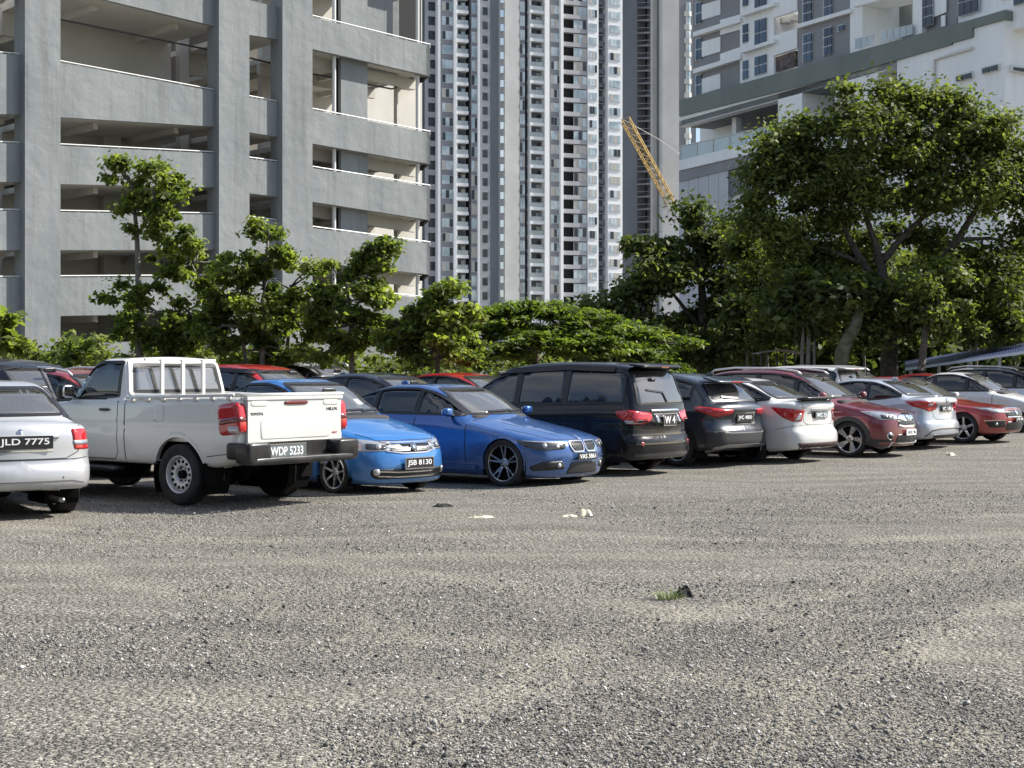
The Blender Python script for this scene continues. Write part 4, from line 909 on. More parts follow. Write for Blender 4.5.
def winmat(name,c1,c2,rough=.06):
    m=mat(name,c1,rough,spec=.9,coat=1,coat_rough=.03)
    oi=nd(m,'ShaderNodeTexCoord'); n=nd(m,'ShaderNodeTexNoise',Scale=.35,Detail=3); lk(m,oi.outputs['Object'],n.inputs['Vector'])
    r=nd(m,'ShaderNodeValToRGB'); e=r.color_ramp.elements; e[0].position=.4;e[0].color=(*c1,1);e[1].position=.6;e[1].color=(*c2,1)
    lk(m,n.outputs['Fac'],r.inputs[0]); lk(m,r.outputs[0],P(m).inputs['Base Color']); return m
W_['tmid2']=noisy('tower_band_grey',(.36,.36,.38),(.44,.44,.46),.1,.8); W_['curt']=mat('drawn_curtain',(.50,.47,.42),.6); W_['win']=winmat('window_pale_blue',(.26,.34,.37),(.55,.62,.64)); 
def streaks(m,amt=.35):
    nt=m.node_tree; bc=P(m).inputs['Base Color']; src=bc.links[0].from_socket; tc=nd(m,'ShaderNodeTexCoord'); mp=nd(m,'ShaderNodeMapping'); mp.inputs['Scale'].default_value=(2.2,2.2,.10); lk(m,tc.outputs['Object'],mp.inputs[0])
    n=nd(m,'ShaderNodeTexNoise',Scale=1.0,Detail=5,Roughness=.7); lk(m,mp.outputs[0],n.inputs['Vector']); r=nd(m,'ShaderNodeValToRGB'); r.color_ramp.elements[0].position=.50; r.color_ramp.elements[1].position=.78; lk(m,n.outputs['Fac'],r.inputs[0])
    mu=nd(m,'ShaderNodeMath',operation='MULTIPLY'); lk(m,r.outputs[0],mu.inputs[0]); mu.inputs[1].default_value=amt
    x=nd(m,'ShaderNodeMix',data_type='RGBA'); lk(m,mu.outputs[0],x.inputs['Factor']); lk(m,src,x.inputs['A']); x.inputs['B'].default_value=(.10,.105,.10,1); lk(m,x.outputs['Result'],bc)
streaks(W_['cpk'],.5); streaks(W_['rwhite'],.16); streaks(W_['rgreen'],.3); streaks(W_['beige'],.15)
W_['winb']=winmat('window_deep_blue',(.015,.025,.05),(.05,.08,.13),.12); W_['wind']=winmat('window_dark',(.012,.014,.017),(.04,.045,.05),.2)
for k_ in ('winb','wind'): P(W_[k_]).inputs['Coat Weight'].default_value=.25; P(W_[k_]).inputs['Specular IOR Level'].default_value=.4; W_['railg']=winmat('balcony_glass',(.26,.29,.29),(.36,.39,.39),.2)

# --- car park block at left ---
def carpark():
    root=empty('parking_garage',(-12,74,0),0,'grey rendered multi-storey car park with open decks behind the shrubs at left','car park')
    inv=root.matrix_world.inverted()
    def B(mb,name,m,sm=False,kind=None):
        o=mb.build(name,m,root,sm); o.location=(12,-74,0); 
        if kind: o['kind']=kind
        return o
    pl=Plane((-20.5,70),(16,15.0)); rec=-.38; zt=26.5
    def q(mb,x0,x1,a,b,c,d,th=.3,off=rec,mi=0): slab(mb,pl,[(x0,a),(x1,b),(x1,c),(x0,d)],th,off,mi)
    # piers
    for (a,b,side) in ((25,60.5,0),(219,249.5,0),(282.5,312.5,0)):
        mb=MB(); p0=pl.pt(a,HZ,0); p1=pl.pt(b,HZ,0); mb.hexa([Vector((p.x,p.y,z)) for p,z in ((p0,-1),(p1,-1),(p1,zt),(p0,zt))],[Vector((p.x,p.y,z))-pl.n*1.1 for p,z in ((p0,-1),(p1,-1),(p1,zt),(p0,zt))]); B(mb,'pier',W_['cpk'])
    bands={'left':(-40,26,[(-30,-20,-8,-10),(51,55.5,114.5,113.5),(142,144,182,182),(211,211,250,250.5),(278,278,317,318),(345,343,420,420)]),
           'mid':(58,221,[(-60,-50,27.6,-11.5),(62,92.5,127,117),(145.5,153.8,187.6,184),(212,214.8,249.8,250),(277.5,276.5,313,315.8),(343.5,339.5,420,420)]),
           'nar':(247,285,[(-0.5,9,40.5,34.5),(97,104,138,132),(158.5,163.5,197.5,193),(217.5,222.5,256,252),(278,281,310,309),(338,338,420,420)])}
    dirs=pl.t
    inside=MB(); rails=[]
    for key,(x0,x1,L) in bands.items():
        for (a,b,c,d) in L:
            mb=MB(); q(mb,x0,x1,a,b,c,d,.25); B(mb,'parapet_band',W_['cpk'])
            if a>0 and a<330:
                r=MB(); pa=[pl.pt(x0+ (x1-x0)*k/8,a+(b-a)*k/8-1.6,rec-.1) for k in range(9)]; r.tube(pa,.035,6)
                for k in range(9): r.tube([pa[k],pa[k]-Vector((0,0,.2))],.02,5)
                B(r,'handrail',W_['railm'])
            # floor slab behind lower edge
            s=MB(); F=[pl.pt(x0,d+.3,rec-.25),pl.pt(x1,c+.3,rec-.25)]; up=Vector((0,0,.28))
            f=[F[0],F[1],F[1]+up,F[0]+up]; s.hexa(f,[p-pl.n*16 for p in f])
            # beams: one long beam 6 m in, cross beams
            for k in range(0,2 if key!='nar' else 0):
                t=(k+.55)/2; p=F[0].lerp(F[1],t)-pl.n*1.0; w=pl.t*.12; dn=Vector((0,0,-.3)); g=[p-w+dn,p+w+dn,p+w,p-w]; s.hexa(g,[v-pl.n*14.2 for v in g])
            F2=[p-pl.n*6 for p in F]; dn=Vector((0,0,-1.15)); g=[F2[0]+dn,F2[1]+dn,F2[1],F2[0]]; s.hexa(g,[v-pl.n*.35 for v in g])
            if a<300: B(s,'deck_slab',W_['cpin'])
    # right wing, flush with piers, wraps round the end
    R_=[(-95,-62,-28,-62),(17,46,76,49),(110,133,164,143.5),(168,187,220,201.7),(228,243.6,274.5,262),(286,299,329,320),(343,350,420,420)]
    for r in R_:
        if not r: continue
        a,b,c,d=r; mb=MB(); q(mb,312.5,430,a,b,c,d,.3,0)
        # return along the end
        P0=pl.pt(430,b,0);P1=pl.pt(430,c,0); e=[P1,P1-pl.n*14,P0-pl.n*14,P0]; mb.hexa(e,[v-pl.t*.3 for v in e]); B(mb,'parapet_band',W_['cpk'])
        r=MB(); pa=[pl.pt(312.5+117.5*k/10,a+(b-a)*k/10-1.6,-.12) for k in range(11)]; r.tube(pa,.035,6)
        for k in range(11): r.tube([pa[k],pa[k]-Vector((0,0,.2))],.02,5)
        B(r,'handrail',W_['railm'])
        s=MB(); F=[pl.pt(312.5,d+.3,-.3),pl.pt(429.5,c+.3,-.3)]; up=Vector((0,0,.28)); f=[F[0],F[1],F[1]+up,F[0]+up]; s.hexa(f,[p-pl.n*15 for p in f])
        for k in range(3):
            p=F[0].lerp(F[1],(k+.5)/3)-pl.n*1.5; w=pl.t*.12; dn=Vector((0,0,-.3)); g=[p-w+dn,p+w+dn,p+w,p-w]; s.hexa(g,[v-pl.n*13 for v in g])
        for dd in (1.2,5): F2=[p-pl.n*dd for p in F]; dn=Vector((0,0,-.6)); g=[F2[0]+dn,F2[1]+dn,F2[1],F2[0]]; s.hexa(g,[v-pl.n*.3 for v in g])
        if c<330: B(s,'deck_slab',W_['cpin'])
    def vert(name,x0,x1,off,th,m,z1=zt,z0=-1):
        mb=MB(); zslab(mb,pl,x0,x1,z0,z1,z0,z1,th,off); return B(mb,name,m)
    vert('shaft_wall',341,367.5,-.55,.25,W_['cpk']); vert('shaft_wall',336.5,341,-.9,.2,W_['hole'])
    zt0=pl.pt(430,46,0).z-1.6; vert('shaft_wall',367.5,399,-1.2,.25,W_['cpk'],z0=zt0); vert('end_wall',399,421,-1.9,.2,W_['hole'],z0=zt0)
    for x in (334,417.5):
        mb=MB(); p=pl.pt(x,HZ,-.45); mb.tube([(p.x,p.y,0),(p.x,p.y,zt)],.11,10); B(mb,'drain_pipe',W_['pipe'])
    # inner wall of the wing with a gap, and the end wall
    vert('inner_wall',312.5,372,-9,.3,W_['cpin']); vert('inner_wall',300,414,-14.5,.3,W_['cpin'],z0=pl.pt(430,66,0).z-1); vert('end_wall',372,422,-8.8,.3,W_['cpin'],z1=pl.pt(430,133,0).z); vert('end_wall',397,422,-2.2,.3,W_['cpin']); 
    # back walls of the left decks: pale beam + columns, dark beyond
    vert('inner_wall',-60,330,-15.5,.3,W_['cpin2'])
    for x in (-10,104,112,180,262): vert('column',x,x+9,-6.1,.45,W_['cpin'])
    # solid pale wall on the top open deck
    mb=MB(); slab(mb,pl,[(40,-8),(171,10),(171,120),(40,95)],.2,-5.9); B(mb,'inner_wall',W_['cpin'])
    # pipework under the tall deck
    mb=MB(); mb.tube([pl.pt(60,19.5,-1.6),pl.pt(215,51,-1.6),pl.pt(215,63,-1.6)],.05,6); B(mb,'sprinkler_pipe',W_['dpipe'])
    mb=MB(); mb.tube([pl.pt(250,58,-1.6),pl.pt(282,66,-1.6)],.05,6); B(mb,'sprinkler_pipe',W_['dpipe'])
    mb=MB(); mb.tube([pl.pt(313,74,-1.6),pl.pt(345,80,-1.6),pl.pt(392,89,-1.6),pl.pt(415,80,-2.4)],.05,6); B(mb,'sprinkler_pipe',W_['dpipe'])
    mb=MB(); mb.tube([pl.pt(412,72,-.6),pl.pt(417.5,80,-.45)],.09,8); B(mb,'drain_pipe',W_['pipe'])
    mb=MB(); slab(mb,pl,[(208,62),(214.5,64),(214.5,71),(208,70)],.1,-1.5); B(mb,'hanging_sign',W_['hole'])
    # fire hose reels
    for (x,y) in ():
        c=pl.pt(x,y,-8.5); mb=MB(); mb.tube([c+pl.t*.30*math.cos(a*math.pi/10)+Vector((0,0,.30*math.sin(a*math.pi/10))) for a in range(21)],.05,8,cap=False)
        mb.tube([c+pl.n*.02,c-pl.n*.12],.08,10); B(mb,'hose_reel',W_['hose'],True)
    # end brackets
    for (b,c) in ((46,76),(133,164),(187,220),(243.6,274.5)):
        mb=MB(); p=pl.pt(424,c,-.4); t=pl.pt(430,c,-.4); dn=Vector((0,0,-.35)); mb.prism([p+dn*.2,t,t-pl.n*.0+Vector((0,0,.02)),p+dn],-pl.n*.4); B(mb,'bracket',W_['hole'])
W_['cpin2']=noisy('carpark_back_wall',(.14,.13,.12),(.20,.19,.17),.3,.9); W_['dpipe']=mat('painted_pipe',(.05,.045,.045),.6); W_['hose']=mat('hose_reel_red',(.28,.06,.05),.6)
carpark()

# --- tower blocks far behind ---
def tower():
    D=330.0
    def bays(name,label,pl,cols,y0,y1,pitch,xref,root_xy,roofz=118):
        """cols: (px0,px1,kind,off) ; pitch in photo px at xref"""
        root=empty(name,(root_xy[0],root_xy[1],0),0,label,'apartment tower','apartment towers rising behind the car park')
        def B(mb,nm,m,kind=None):
            o=mb.build(nm,m,root); o.location=(-root_xy[0],-root_xy[1],0)
            if kind: o['kind']=kind
            return o
        zref=lambda py:pl.pt(xref,py,0).z
        fh=zref(y0)-zref(y0+pitch)
        n=int((y1-y0)/pitch)+1; zs=[zref(y0)-k*fh for k in range(-1,n)]
        wins=0; overflow=MB(); mats=[W_['win'],W_['pframe'],W_['wind'],W_['curt']]
        for (x0,x1,kind,off) in cols:
            a=pl.pt(x0,HZ,off);b=pl.pt(x1,HZ,off); wd=(b-a).length; tt=(b-a).normalized(); nn=pl.n
            def panel(mb,u0,u1,z0,z1,o,th,mi=0):
                A_=a+tt*(u0*wd)+nn*o; B_=a+tt*(u1*wd)+nn*o
                F=[Vector((A_.x,A_.y,z0)),Vector((B_.x,B_.y,z0)),Vector((B_.x,B_.y,z1)),Vector((A_.x,A_.y,z1))]; mb.hexa(F,[p-nn*th for p in F],mi)
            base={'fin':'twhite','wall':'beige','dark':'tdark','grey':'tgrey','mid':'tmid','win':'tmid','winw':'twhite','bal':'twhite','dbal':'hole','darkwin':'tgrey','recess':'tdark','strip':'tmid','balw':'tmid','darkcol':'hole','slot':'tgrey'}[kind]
            mb=MB(); deep=3.5
            inset={'bal':-1.6,'dbal':-1.2,'balw':-1.4,'recess':-1.4,'darkwin':-.5}.get(kind,0)
            panel(mb,0,1,-2,roofz,inset,deep); B(mb,'wall_panel',W_['hole' if kind in('darkwin',) else ('tdark' if kind in('bal','recess') else base)])
            for zi,z in enumerate(zs):
                if z<8: continue
                w=MB(); body=MB()
                if kind in('win','winw','strip'):
                    u0,u1=(.10,.92) if kind!='winw' else (.14,.86); zb=z-fh*.5; zt=z+fh*.12 if kind!='winw' else z+fh*.08
                    if kind=='strip': u0,u1,zb,zt=.05,.95,z-fh*.55,z+fh*.2
                    panel(w,u0,u1,zb,zt,.08,.1,1); k=3 if wd>2.5 else 2
                    for i in range(k): panel(w,u0+(u1-u0)*(i/k)+.02,u0+(u1-u0)*((i+1)/k)-.02,zb+.1,zt-.1,.14,.05,random.choice((0,0,0,0,2,3,3)))
                elif kind=='slot': panel(w,.25,.75,z-fh*.45,z+fh*.1,.04,.05,2)
                elif kind=='darkwin':
                    panel(body,0,1,z-fh*.88,z-fh*.5,0,.5); panel(body,0,.25,z-fh*.5,z+fh*.12,0,.5); panel(body,.88,1,z-fh*.5,z+fh*.12,0,.5)
                    panel(w,.25,.88,z-fh*.5,z+fh*.12,-.42,.06,2)
                elif kind in('bal','balw','recess'):
                    panel(body,-.02,1.02,z-fh*.62,z-fh*.40 if kind=='bal' else z-fh*.55,.25 if kind!='recess' else .05,1.9)
                    panel(w,.12,.55,z-fh*.42,z+fh*.25,-1.5,.08,2 if kind!='recess' else 0); panel(w,.6,.9,z-fh*.42,z+fh*.25,-1.5,.08,random.choice((0,2,3)))
                    if random.random()<.3: u_=random.uniform(.1,.6); panel(w,u_,u_+.25,z-fh*.42,z-fh*random.uniform(-.05,.2),-.6,.3,random.choice((1,2,3)))
                    rl=MB(); panel(rl,0.02,.98,z-fh*.42,z-fh*.08,.2 if kind!='recess' else .0,.04); 
                    if wins<190: B(rl,'balcony_rail',W_['railg'] if kind!='recess' else W_['tdark'])
                    if kind=='bal': panel(body,.0,.08,z-fh,z,0,1.4); 
                elif kind=='dbal':
                    panel(body,0,1,z-fh*.72,z-fh*.42,.1,1.3); panel(w,.42,.97,z-fh*.42,z+fh*.22,-.1,.1,1)
                    for i in range(3): panel(w,.44+.175*i,.59+.175*i,z-fh*.39,z+fh*.2,-.02,.05,random.choice((0,0,0,2,3)))
                if w.v:
                    if wins<98: B(w,'window',mats); wins+=1
                    else:
                        bb=len(overflow.v); overflow.v+=w.v; overflow.f+=[tuple(i+bb for i in f) for f in w.f]; overflow.m+=w.m
                if body.v: B(body,'balcony_floor' if kind in('bal','balw','recess') else 'spandrel_band',W_['twhite'] if kind in('bal',) else W_['tmid2'] if kind in ('dbal','balw','darkwin') else W_['tgrey'])
        if overflow.v: B(overflow,'window',mats,'stuff')
        return root
    P1=Plane(((455-512)/FX*D,D),(1,.35))
    bays('apartment_tower','pale apartment tower with white balcony stacks just right of the grey car park',P1,
      [(405,425,'grey',-2),(425,438,'darkwin',-1),(438,440.5,'fin',.8),(440.5,454,'win',0),(454,456.5,'fin',.8),(456.5,468,'bal',.3),(468,471,'darkcol',-1.5),(471,478,'strip',0),(478,480,'fin',.8),(480,490,'slot',-1.5)],-10,320,14.4,455,((455-512)/FX*D,D))
    P2=Plane(((515-512)/FX*D+1,D+8),(1,.45))
    P2d=Plane(((490-512)/FX*D,D+14),(-.22,1))
    bays('apartment_tower','tall apartment tower in the middle with a plain beige end wall and white balconies',P2,
      [(505,519.5,'wall',0),(519.5,525,'strip',-.8),(525,530,'darkcol',-2.5),(530,545,'bal',.2),(545,549.5,'fin',.9),(549.5,561,'win',0),(561,563.5,'fin',.9),(563.5,588,'dbal',.2),(588,598.5,'winw',.6),(598.5,608,'recess',-.6),(608,622.5,'winw',.9)],-8,320,14.0,545,((560-512)/FX*D,D+20))
    # side faces, their shade painted in as a darker grey
    root=empty('apartment_tower',((497-512)/FX*D,D+20,0),0,'dark grey shaded tower flank seen between the white balcony tower and the beige wall','apartment tower','apartment towers rising behind the car park')
    rx,ry=root.location.x,root.location.y
    def B(mb,nm,m): o=mb.build(nm,m,root); o.location=(-rx,-ry,0); return o
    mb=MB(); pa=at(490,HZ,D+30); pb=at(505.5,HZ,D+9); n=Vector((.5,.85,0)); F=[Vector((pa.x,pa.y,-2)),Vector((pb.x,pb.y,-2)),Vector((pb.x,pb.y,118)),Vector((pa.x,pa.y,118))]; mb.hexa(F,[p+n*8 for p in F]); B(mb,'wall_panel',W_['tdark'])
    pl=Plane((pa.x,pa.y),(pb.x-pa.x,pb.y-pa.y))
    for k in range(25):
        y=-4+k*14.0; w=MB(); slab(w,pl,[(499,y),(503.5,y),(503.5,y+7),(499,y+7)],.3,1.2); B(w,'window',W_['win'])
    root=empty('apartment_tower',((642-512)/FX*D,D+30,0),0,'dark grey tower with one column of shadowed balconies, behind the yellow crane jib','apartment tower','apartment towers rising behind the car park')
    rx,ry=root.location.x,root.location.y
    pa=at(622.3,HZ,D+62); pb=at(665,HZ,D+34); pl=Plane((pa.x,pa.y),(pb.x-pa.x,pb.y-pa.y)); 
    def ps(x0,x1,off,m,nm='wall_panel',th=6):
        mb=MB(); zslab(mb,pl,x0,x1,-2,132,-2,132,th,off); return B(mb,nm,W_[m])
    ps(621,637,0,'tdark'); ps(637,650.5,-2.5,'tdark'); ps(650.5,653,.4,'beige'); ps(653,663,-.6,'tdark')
    for k in range(25):
        y=-2+k*12.6; w=MB(); slab(w,pl,[(639.5,y-2),(646.5,y-2),(646.5,y+6),(639.5,y+6)],.3,-2.3); B(w,'window',W_['wind'])
        w=MB(); slab(w,pl,[(637,y+9.3),(650.5,y+8.3),(650.5,y+9.6),(637,y+10.6)],2.4,-.1); B(w,'balcony_floor',W_['tmid'])
        w=MB(); slab(w,pl,[(637,y+4.5),(650.5,y+4),(650.5,y+4.6),(637,y+5.1)],.1,-.1); B(w,'balcony_rail',W_['tgrey'])
        w=MB(); slab(w,pl,[(660,y),(661.6,y),(661.6,y+4),(660,y+4)],.5,-.3); B(w,'window',W_['win'])
    # beige tower with bowed window column
    root=empty('apartment_tower',((678-512)/FX*250,250,0),0,'plain beige tower wall with a column of bowed windows, left of the sage green band','apartment tower','apartment towers rising behind the car park')
    rx,ry=root.location.x,root.location.y
    pl=Plane(((670-512)/FX*250,250),(1,.35))
    mb=MB(); zslab(mb,pl,662.5,679,-2,95,-2,95,1.2,0); B(mb,'wall_panel',W_['beige'])
    mb=MB(); zslab(mb,pl,679,696,-2,95,-2,95,2,-1.4); B(mb,'wall_panel',W_['tdark'])
    for k in range(17):
        y=2+k*13.6
        for (x0,x1,nm,m,dy,h,o) in ((680,692,'balcony_floor','beige',8.5,5.0,-.9),(680.5,691.5,'window','win',0,8.4,-1.1)):
            c=(x0+x1)/2; q=MB(); zt=pl.pt(c,y+dy,o).z; zb=pl.pt(c,y+dy+h,o).z; A=pl.pt(x0,HZ,o-1.2);Bp=pl.pt(x1,HZ,o-1.2); pts=[]
            for i in range(9):
                t=i/8; p=A.lerp(Bp,t)+pl.n*1.2*math.sin(t*math.pi); pts.append(Vector((p.x,p.y,zb)))
            q.prism(pts,Vector((0,0,zt-zb))); B(q,nm,W_[m])
tower()

# --- crane jib ---
def crane():
    root=empty('tower_crane',(0,0,0),0,'yellow lattice crane jib leaning up to the left in front of the dark tower','crane')
    a=at(683,225,255); b=at(626,121,235); d=(b-a).normalized(); s=Vector((1,.1,0)); s=(s-d*s.dot(d)).normalized(); u=d.cross(s)
    def lat(name,p,q,w,n):
        mb=MB(); dd=(q-p); cs=[(-w,-w),(w,-w),(w,w),(-w,w)]
        for c in cs: mb.tube([p+s*c[0]+u*c[1],q+s*c[0]+u*c[1]],.12,5)
        for k in range(n):
            for i in range(4):
                c,e=cs[i],cs[(i+1)%4]; A=p+dd*(k/n)+s*c[0]+u*c[1]; Bq=p+dd*((k+1)/n)+s*e[0]+u*e[1]; A2=p+dd*((k+1)/n)+s*c[0]+u*c[1]
                mb.tube([A,Bq],.05,4); mb.tube([A2,Bq],.05,4)
        return mb.build(name,W_['yellow'],root)
    lat('jib',a,b,.62,16)
    m0=Vector((a.x,a.y,0)); lat('mast',m0,a,1.1,18)
    mb=MB(); mb.tube([b-s*1.0,at(620,121,236)],.12,5); mb.tube([at(620,121,236),at(675,218,252)],.09,5); mb.build('hoist_rope',W_['railm'],root)
    mb=MB(); mb.tube([b,at(660,140,245),at(705,172,250)],.05,4); mb.build('stay_rope',W_['railm'],root)
crane()

# --- white apartment block on a podium at right ---
def podium():
    X0=(680-512)/FX*140; pl=Plane((X0,140),(-.453,.891))
    root=empty('apartment_block',(30,122,0),0,'white and grey apartment block on a white podium with a sage green band','apartment block')
    def B(mb,nm,m):
        o=mb.build(nm,m,root); o.location=(-30,-122,0); return o
    def pan(name,q,m,th=.3,off=0,mi=0): mb=MB(); slab(mb,pl,q,th,off,mi); return B(mb,name,W_[m])
    ln=lambda x,xa,ya,xb,yb: ya+(yb-ya)*(x-xa)/(xb-xa)
    # solid podium body with recessed terraces left as gaps
    top=lambda x: ln(x,679,101,1004.4,10)
    pan('green_band',[(679,100.5),(1004.4,10),(1004.4,19),(972,27.5),(972,37),(951,43.5),(951,46),(840,75.5),(679,116.5)][:0] or [(679,100.5),(840,56),(840,76),(679,116.5)],'rgreen',1.2,.5)
    pan('green_band',[(840,56),(951,25),(951,44.5),(840,76)],'rgreen',1.2,.5); pan('green_band',[(951,25),(972,19.3),(972,37),(951,43)],'rgreen',1.2,.5); pan('green_band',[(972,19.3),(1004.4,10),(1004.4,19.5),(972,28)],'rgreen',1.2,.5)
    pan('beam',[(679,116.5),(778,90.5),(778,100),(679,127)],'rwhite',1.0,.3)
    pan('wall',[(778,90.5),(802,84.5),(802,400),(778,400)],'rwhite',8,.3)
    pan('beam',[(802,84.5),(878,65.5),(878,70),(802,92)],'rwhite',1.0,.3)
    pan('wall',[(835,83),(878,70),(878,400),(835,400)],'rwhite',8,.3); pan('beam',[(878,65.5),(897,60),(897,67),(878,73)],'rwhite',1,.3)
    pan('wall',[(897,60),(951,44.5),(972,37),(1004.4,19.5),(1004.4,420),(897,420)][:0] or [(897,60),(951,44.5),(951,420),(897,420)],'rwhite',8,.3)
    pan('wall',[(951,43),(972,37),(972,420),(951,420)],'rwhite',8,.3); pan('wall',[(972,28),(1004.4,19),(1004.4,420),(972,420)],'rwhite',8,.3)
    # lower podium under openings
    pan('wall',[(802,130),(835,121),(835,420),(802,420)],'rwhite',8,.1); pan('wall',[(878,100),(897,95),(897,420),(878,420)],'rwhite',8,.1)
    # terrace: soffit, back wall, floor, columns, glass rail
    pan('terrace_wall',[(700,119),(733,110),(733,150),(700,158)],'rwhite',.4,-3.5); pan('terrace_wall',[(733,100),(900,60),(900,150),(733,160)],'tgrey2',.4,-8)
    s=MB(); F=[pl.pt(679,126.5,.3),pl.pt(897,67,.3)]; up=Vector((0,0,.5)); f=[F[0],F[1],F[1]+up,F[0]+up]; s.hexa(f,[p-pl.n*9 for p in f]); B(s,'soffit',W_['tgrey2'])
    pan('column',[(732,112),(736,111),(736,150),(732,151)],'rwhite',.6,-1.5)
    for i in range(6):
        x0=680+i*16.4; x1=x0+15.8; y0=ln(x0,680,147,778,124.5); y1=ln(x1,680,147,778,124.5)
        pan('glass_rail',[(x0,y0),(x1,y1),(x1,y1+ln(x1,680,13,778,17)),(x0,y0+ln(x0,680,13,778,17))],'railg',.06,.1); pan('rail_post',[(x0-.4,y0-.6),(x0+.3,y0-.8),(x0+.3,y0+13),(x0-.4,y0+13)],'railm',.1,.16)
    mb=MB(); mb.tube([pl.pt(680,146.5,.13),pl.pt(778,124,.13)],.05,6); B(mb,'rail_cap',W_['railm'])
    pan('terrace_edge',[(679,160.5),(802,130.5),(802,142),(679,170.5)],'rwhite',9,.35)
    pan('cladding',[(679,170.5),(802,142),(802,152),(679,182)],'panelg',1,.2)
    for i in range(5): x0=679+i*9.9; pan('cladding',[(x0,ln(x0,679,182,802,152)),(x0+9.6,ln(x0+9.6,679,182,802,152)),(x0+9.6,420),(x0,420)],'panel',1,.1)
    for i,(x0,x1) in enumerate(((729,740),(741,752),(753,763),(764,778))):
        for dy in (0,13.5): pan('window',[(x0,ln(x0,679,182,802,152)+1+dy),(x1,ln(x1,679,182,802,152)+1+dy),(x1,ln(x1,679,182,802,152)+12.5+dy),(x0,ln(x0,679,182,802,152)+12.5+dy)],'wind',.2,.05)
    pan('wall',[(728,168),(802,152),(802,420),(728,420)],'rwhite',1,-.3)
    # louvres
    for (x0,x1,ya,yb) in ((955,971.5,75.5,70.5),(981,998.5,67.5,63.5)):
        o=pan('louvre_window',[(x0,ya),(x1,yb),(x1,yb+6.5),(x0,ya+6.5)],'railm',.35,.5)
        for k in range(2): a=x0+1+k*8; pan('louvre_pane',[(a,ya+1.2-k*2.2),(a+6.6,ya+.2-k*2.2-.8),(a+6.6,ya+4.6-k*2.2),(a,ya+5.8-k*2.2)],'wind',.1,.6)
    mb=MB(); mb.tube([pl.pt(972,48,.45),pl.pt(951,54,.45),pl.pt(934,60,.45),pl.pt(934,110,.45)],.12,8); B(mb,'drain_pipe',W_['pipe'])
    # sunlit end of the podium (turns away to the right)
    p=pl.pt(1004.4,HZ,.3); e=Vector((-pl.n.x,-pl.n.y,0)); d2=Vector((.95,.32,0)); n2=Vector((.32,-.95,0))
    zt=pl.pt(1004.4,8.5,.3).z
    mb=MB(); F=[Vector((p.x,p.y,-1)),Vector((p.x+d2.x*22,p.y+d2.y*22,-1)),Vector((p.x+d2.x*22,p.y+d2.y*22,zt)),Vector((p.x,p.y,zt))]; mb.hexa(F,[q-n2*6 for q in F]); B(mb,'wall',W_['rwhite'])
    p2=Plane((p.x,p.y),(d2.x,d2.y)); mb=MB(); slab(mb,p2,[(1012,64.5),(1030,67),(1030,74),(1012,71)],.3,.3); B(mb,'louvre_window',W_['railm']); mb=MB(); slab(mb,p2,[(1014,67),(1030,69),(1030,72.5),(1014,70)],.3,.36); B(mb,'louvre_pane',W_['wind'])
    # apartment storeys above, set back behind the band
    o=-1.5
    def col(x0,x1,m,ytop=-60,th=9,off=o): pan('wall',[(x0,ytop),(x1,ytop),(x1,top(x1)+22),(x0,top(x0)+22)],m,th,off)
    col(693,720,'rgrey'); col(720,740,'rgrey'); col(740,774,'rwhite',off=o+.3); col(774,798,'rwhite',off=o-1.8); col(798,850,'rgrey',off=o+.5); col(850,862,'rwhite',off=o+.6); col(862,875,'rwhite',off=o-1.5); col(875,915,'rgrey',off=o-3.5); col(913,922,'rwhite',off=o+.8); col(922,957,'rgrey',off=o+.3); col(957,1000,'rwhite',off=o+.2); col(1000,1030,'rwhite',off=o+1.2)
    sl=-.315
    def Y(x,y700): return y700+(x-700)*sl*(1-(700-x)*0)  # follow the perspective slope near these heights
    def win(x0,x1,ya,h,nx,nz,m='winb',off=o+.1,fr=True):
        yb=ya+(x1-x0)*sl*.9
        mb=MB(); slab(mb,pl,[(x0,ya),(x1,yb),(x1,yb+h),(x0,ya+h)],.15,off); w=B(mb,'window',W_['pframe'])
        for i in range(nx):
            for k in range(nz):
                a=x0+(x1-x0)*i/nx+.5; b=x0+(x1-x0)*(i+1)/nx-.5; yy=ya+(yb-ya)*((a-x0)/(x1-x0)); y2=ya+(yb-ya)*((b-x0)/(x1-x0)); h0=h*k/nz+.6; h1=h*(k+1)/nz-.6
                q=MB(); slab(q,pl,[(a,yy+h0),(b,y2+h0),(b,y2+h1),(a,yy+h1)],.1,off+.08); p=q.build('pane',W_[m],w)
    for k,y in enumerate((75.5,39,3,-34)):
        win(695,701.5,y,22 if k else 20,2,2)
    for y in (62.5,25.5,-11): pan('floor_band',[(693,y+6.5),(740,y-8),(740,y-3.5),(693,y+11)],'rwhite',.6,o+.6); 
    for y in (50,13,-24):
        pan('floor_band',[(740,y-0),(774,y-11),(774,y-7.5),(740,y+3.5)],'rwhite',.6,o+.9)
    for (y,) in ((61,),(24.5,),(-12,)):
        win(742,747.5,y,19,1,2,off=o+.4); win(754,766,y-4,27 if y<60 else 19,2,2,off=o+.4)
    for (a,b,y0,y1,m) in ((701.5,720,42,26,'rwhite'),(720,740,20,13,'rwhite'),(701.5,720,5,-12,'rwhite'),(701.5,720,79,73,'rwhite')):
        pan('wall_patch',[(a,y0),(b,y0-5.5),(b,y0-5.5+15),(a,y0+15)],m,.1,o+.12)
    pan('wall_patch',[(720,54),(740,47),(740,56),(720,63)],'rwhite',.1,o+.12)
    # drying yard screen, ledge with condensers
    pan('screen',[(773,58),(796,50.5),(796,66),(773,73)],'screen',.2,o+.1); pan('balcony_front',[(773,36),(797,28),(797,48),(773,56)],'rwhite',.3,o+.5); pan('balcony_front',[(773,-1),(797,-9),(797,10),(773,18)],'rwhite',.3,o+.5)
